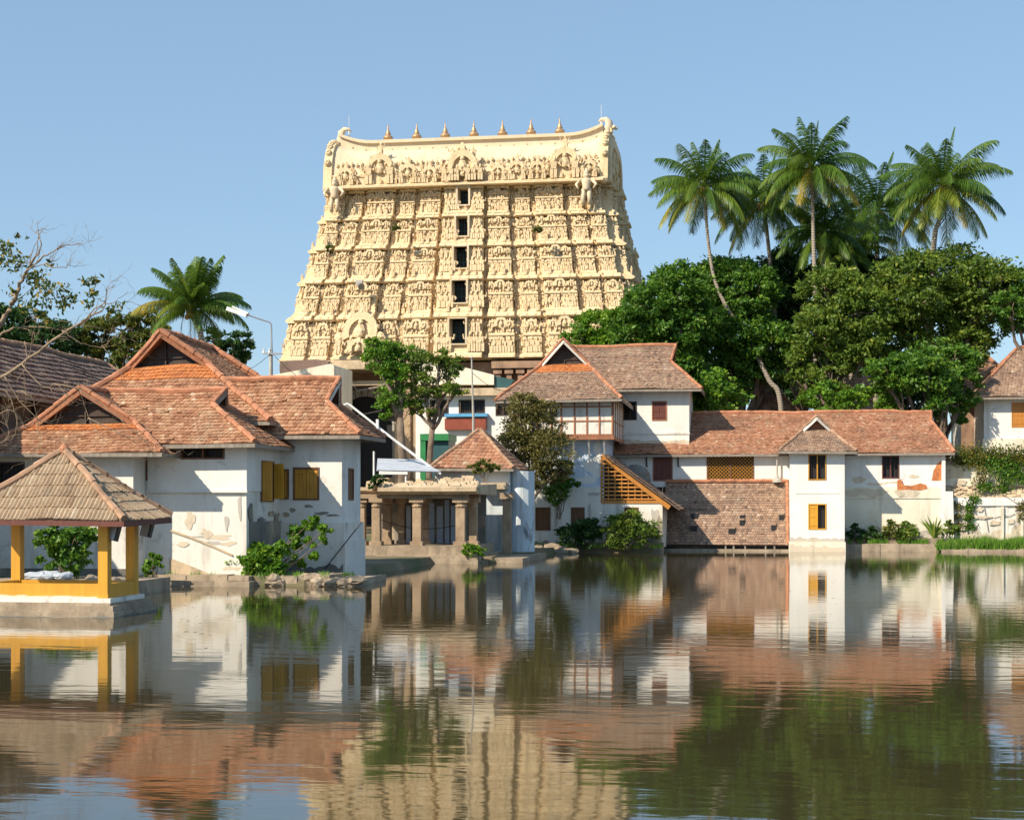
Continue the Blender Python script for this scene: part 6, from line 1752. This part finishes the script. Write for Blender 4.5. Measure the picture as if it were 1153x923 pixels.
# creepers on the ruined wall
def va(Y, *pp): return [tuple(P(x, y, Y)) + (r * ppm(x, Y),) for x, y, r in pp]
vine('creeper', 'yellow-green creeper blanket along the top of the ruined wall', va(YR + .05, *[(1078 + 7.5 * k, 511 + (k % 3) * 2 - 1, 6) for k in range(14)], *[(1082 + 9 * k, 519, 5) for k in range(9)]), 'leaf_yel', n=6000, leafsize=.14)
vine('creeper', 'deep green creeper hanging below the top of the ruined wall', va(YR - .1, (1118, 525, 7), (1128, 528, 8), (1138, 530, 7), (1132, 540, 6), (1130, 552, 5), (1128, 563, 4), (1148, 532, 6), (1152, 540, 5)), 'leaf_mango', n=1700, leafsize=.16)
vine('creeper', 'short green creeper streak on the lower ruined wall', va(YR - .45, (1097, 562, 4), (1092, 572, 3), (1091, 582, 3), (1092, 592, 3), (1104, 548, 4), (1112, 548, 4)), 'leaf_mango', n=800, leafsize=.16)
vine('creeper', 'dry brownish creeper at the left end of the ruined wall', va(YR - .45, (1077, 570, 3), (1076, 582, 3), (1077, 592, 4), (1106, 530, 4), (1104, 540, 4), (1150, 570, 4), (1153, 580, 4)), 'leaf_brown', n=800, leafsize=.16)
# far-off wood
cs, bs, tn = clumps([((-260 + 26 * k + rng.uniform(-6, 6), 250 + rng.uniform(-12, 12), 5), (15, 9, rng.uniform(7, 12))) for k in range(22)], .12, 60, .3)
o = leaf_mesh('treeline', cs, 2.2, 'leaf_dark', None, tn, .7, bs); o['kind'] = 'stuff'

# ------------------------------------------------------------------ bare tree reaching in from the left
bt = thing('bare_tree', 'half bare tree with pale twisted branches and few leaf clusters, at the left edge', 'tree', tuple(P(-60, 640, 46)))
tb = MB(); twigs = []
def limb(Y, pts, r0, r1, sub=6, n=6):
    q = [P(x, y, Y + (i - 2) * .15 + rng.uniform(-.2, .2)) for i, (x, y) in enumerate(pts)]
    pa = []
    for i in range(len(q) - 1):
        a, b_, c, d = q[max(i - 1, 0)], q[i], q[i + 1], q[min(i + 2, len(q) - 1)]
        for k in range(4):
            t = k / 4; pa.append(.5 * ((2 * b_) + (c - a) * t + (2 * a - 5 * b_ + 4 * c - d) * t * t + (3 * b_ - a - 3 * c + d) * t ** 3) + Vector((rng.gauss(0, .02), rng.gauss(0, .02), rng.gauss(0, .02))))
    pa.append(q[-1])
    tb.tube(pa, [.72 * (r0 + (r1 - r0) * i / (len(pa) - 1)) for i in range(len(pa))], n)
    for _ in range(sub):
        i = rng.randint(len(pa) // 3, len(pa) - 1); twig(pa[i], (pa[min(i + 1, len(pa) - 1)] - pa[i - 1]).normalized(), rng.uniform(.5, 1.2), max(.009, r1 * .6), 2)
    return pa
def twig(p, d, L, r, depth):
    d = (d + Vector((rng.gauss(0, .55), rng.gauss(0, .4), rng.gauss(.1, .5)))).normalized()
    pa = [p]
    for k in range(4):
        d = (d + Vector((rng.gauss(0, .22), rng.gauss(0, .2), rng.gauss(.02, .22)))).normalized(); pa.append(pa[-1] + d * L / 4)
    tb.tube(pa, [r * (1 - .18 * k) for k in range(5)], 4)
    twigs.append(pa[-1])
    if depth:
        for _ in range(rng.randint(1, 3)): twig(pa[rng.randint(1, 4)], d, L * .62, r * .62, depth - 1)
tb.tube([P(-60, 650, 46), P(-52, 520, 46), P(-35, 430, 46), P(-12, 385, 46)], [.26, .2, .16, .12], 9)
limb(46, [(-12, 385), (6, 355), (18, 330), (28, 308), (44, 285)], .15, .04, 7)
limb(45.6, [(-35, 430), (-5, 428), (25, 410), (60, 383), (92, 362), (115, 350)], .10, .035, 6)
limb(46.3, [(-12, 385), (10, 372), (40, 368), (70, 372)], .07, .02, 5)
limb(46, [(28, 308), (45, 292), (56, 286), (70, 278), (88, 274)], .04, .014, 5)
limb(46, [(44, 285), (46, 272), (42, 262), (46, 257)], .03, .012, 2)
limb(46, [(56, 300), (70, 302), (80, 297)], .025, .01, 3)
limb(45.8, [(92, 362), (112, 345), (130, 340), (142, 340)], .03, .01, 5)
limb(45.2, [(25, 410), (50, 436), (64, 432), (90, 440)], .03, .012, 5)
for pts in ([(-20, 445), (5, 440), (18, 470), (12, 500)], [(5, 425), (22, 450), (40, 470), (60, 478)], [(20, 440), (34, 446), (42, 470), (46, 500), (56, 520)], [(60, 432), (84, 436), (94, 452), (100, 470)], [(-10, 470), (12, 462), (28, 480), (38, 476)], [(90, 440), (110, 452), (130, 468), (150, 485), (172, 500), (186, 512)], [(100, 470), (118, 480), (140, 490), (168, 496)], [(70, 372), (90, 386), (112, 390), (122, 386)], [(28, 385), (30, 400), (27, 420), (28, 440)], [(0, 500), (10, 490), (6, 470), (14, 450)]):
    limb(44.8, pts, .022, .009, 5, 5)
tb.build('trunk', M['palebark'], bt, True)
lc = []
for px, py, r, k in ((10, 292, 13, 60), (4, 278, 9, 34), (22, 298, 8, 24), (20, 265, 3, 7), (30, 268, 2, 4), (38, 312, 11, 44), (50, 322, 11, 40), (62, 332, 10, 34), (44, 338, 12, 40), (72, 345, 9, 26), (76, 326, 7, 20), (84, 335, 6, 14), (97, 318, 5, 14), (107, 316, 6, 20), (103, 330, 6, 14), (100, 342, 5, 12), (125, 350, 6, 18), (132, 345, 5, 12), (121, 358, 4, 9), (52, 360, 8, 20), (30, 345, 9, 24), (15, 330, 8, 20), (55, 300, 5, 8)):
    Y = 46 + rng.uniform(-.4, .4); c = P(px, py, Y); rr = r * ppm(px, Y)
    lc.append(np.array(c) + nr.normal(size=(int(k * 1.5), 3)) * np.array([rr, rr * .8, rr * .8]) * .62)
lc = np.concatenate(lc)
tn = np.where(nr.rand(len(lc)) < .13, .95, nr.normal(.38, .16, len(lc)))
leaf_mesh('crown', lc, .19, 'leaf_yel', bt, tn, .42, None, .7)
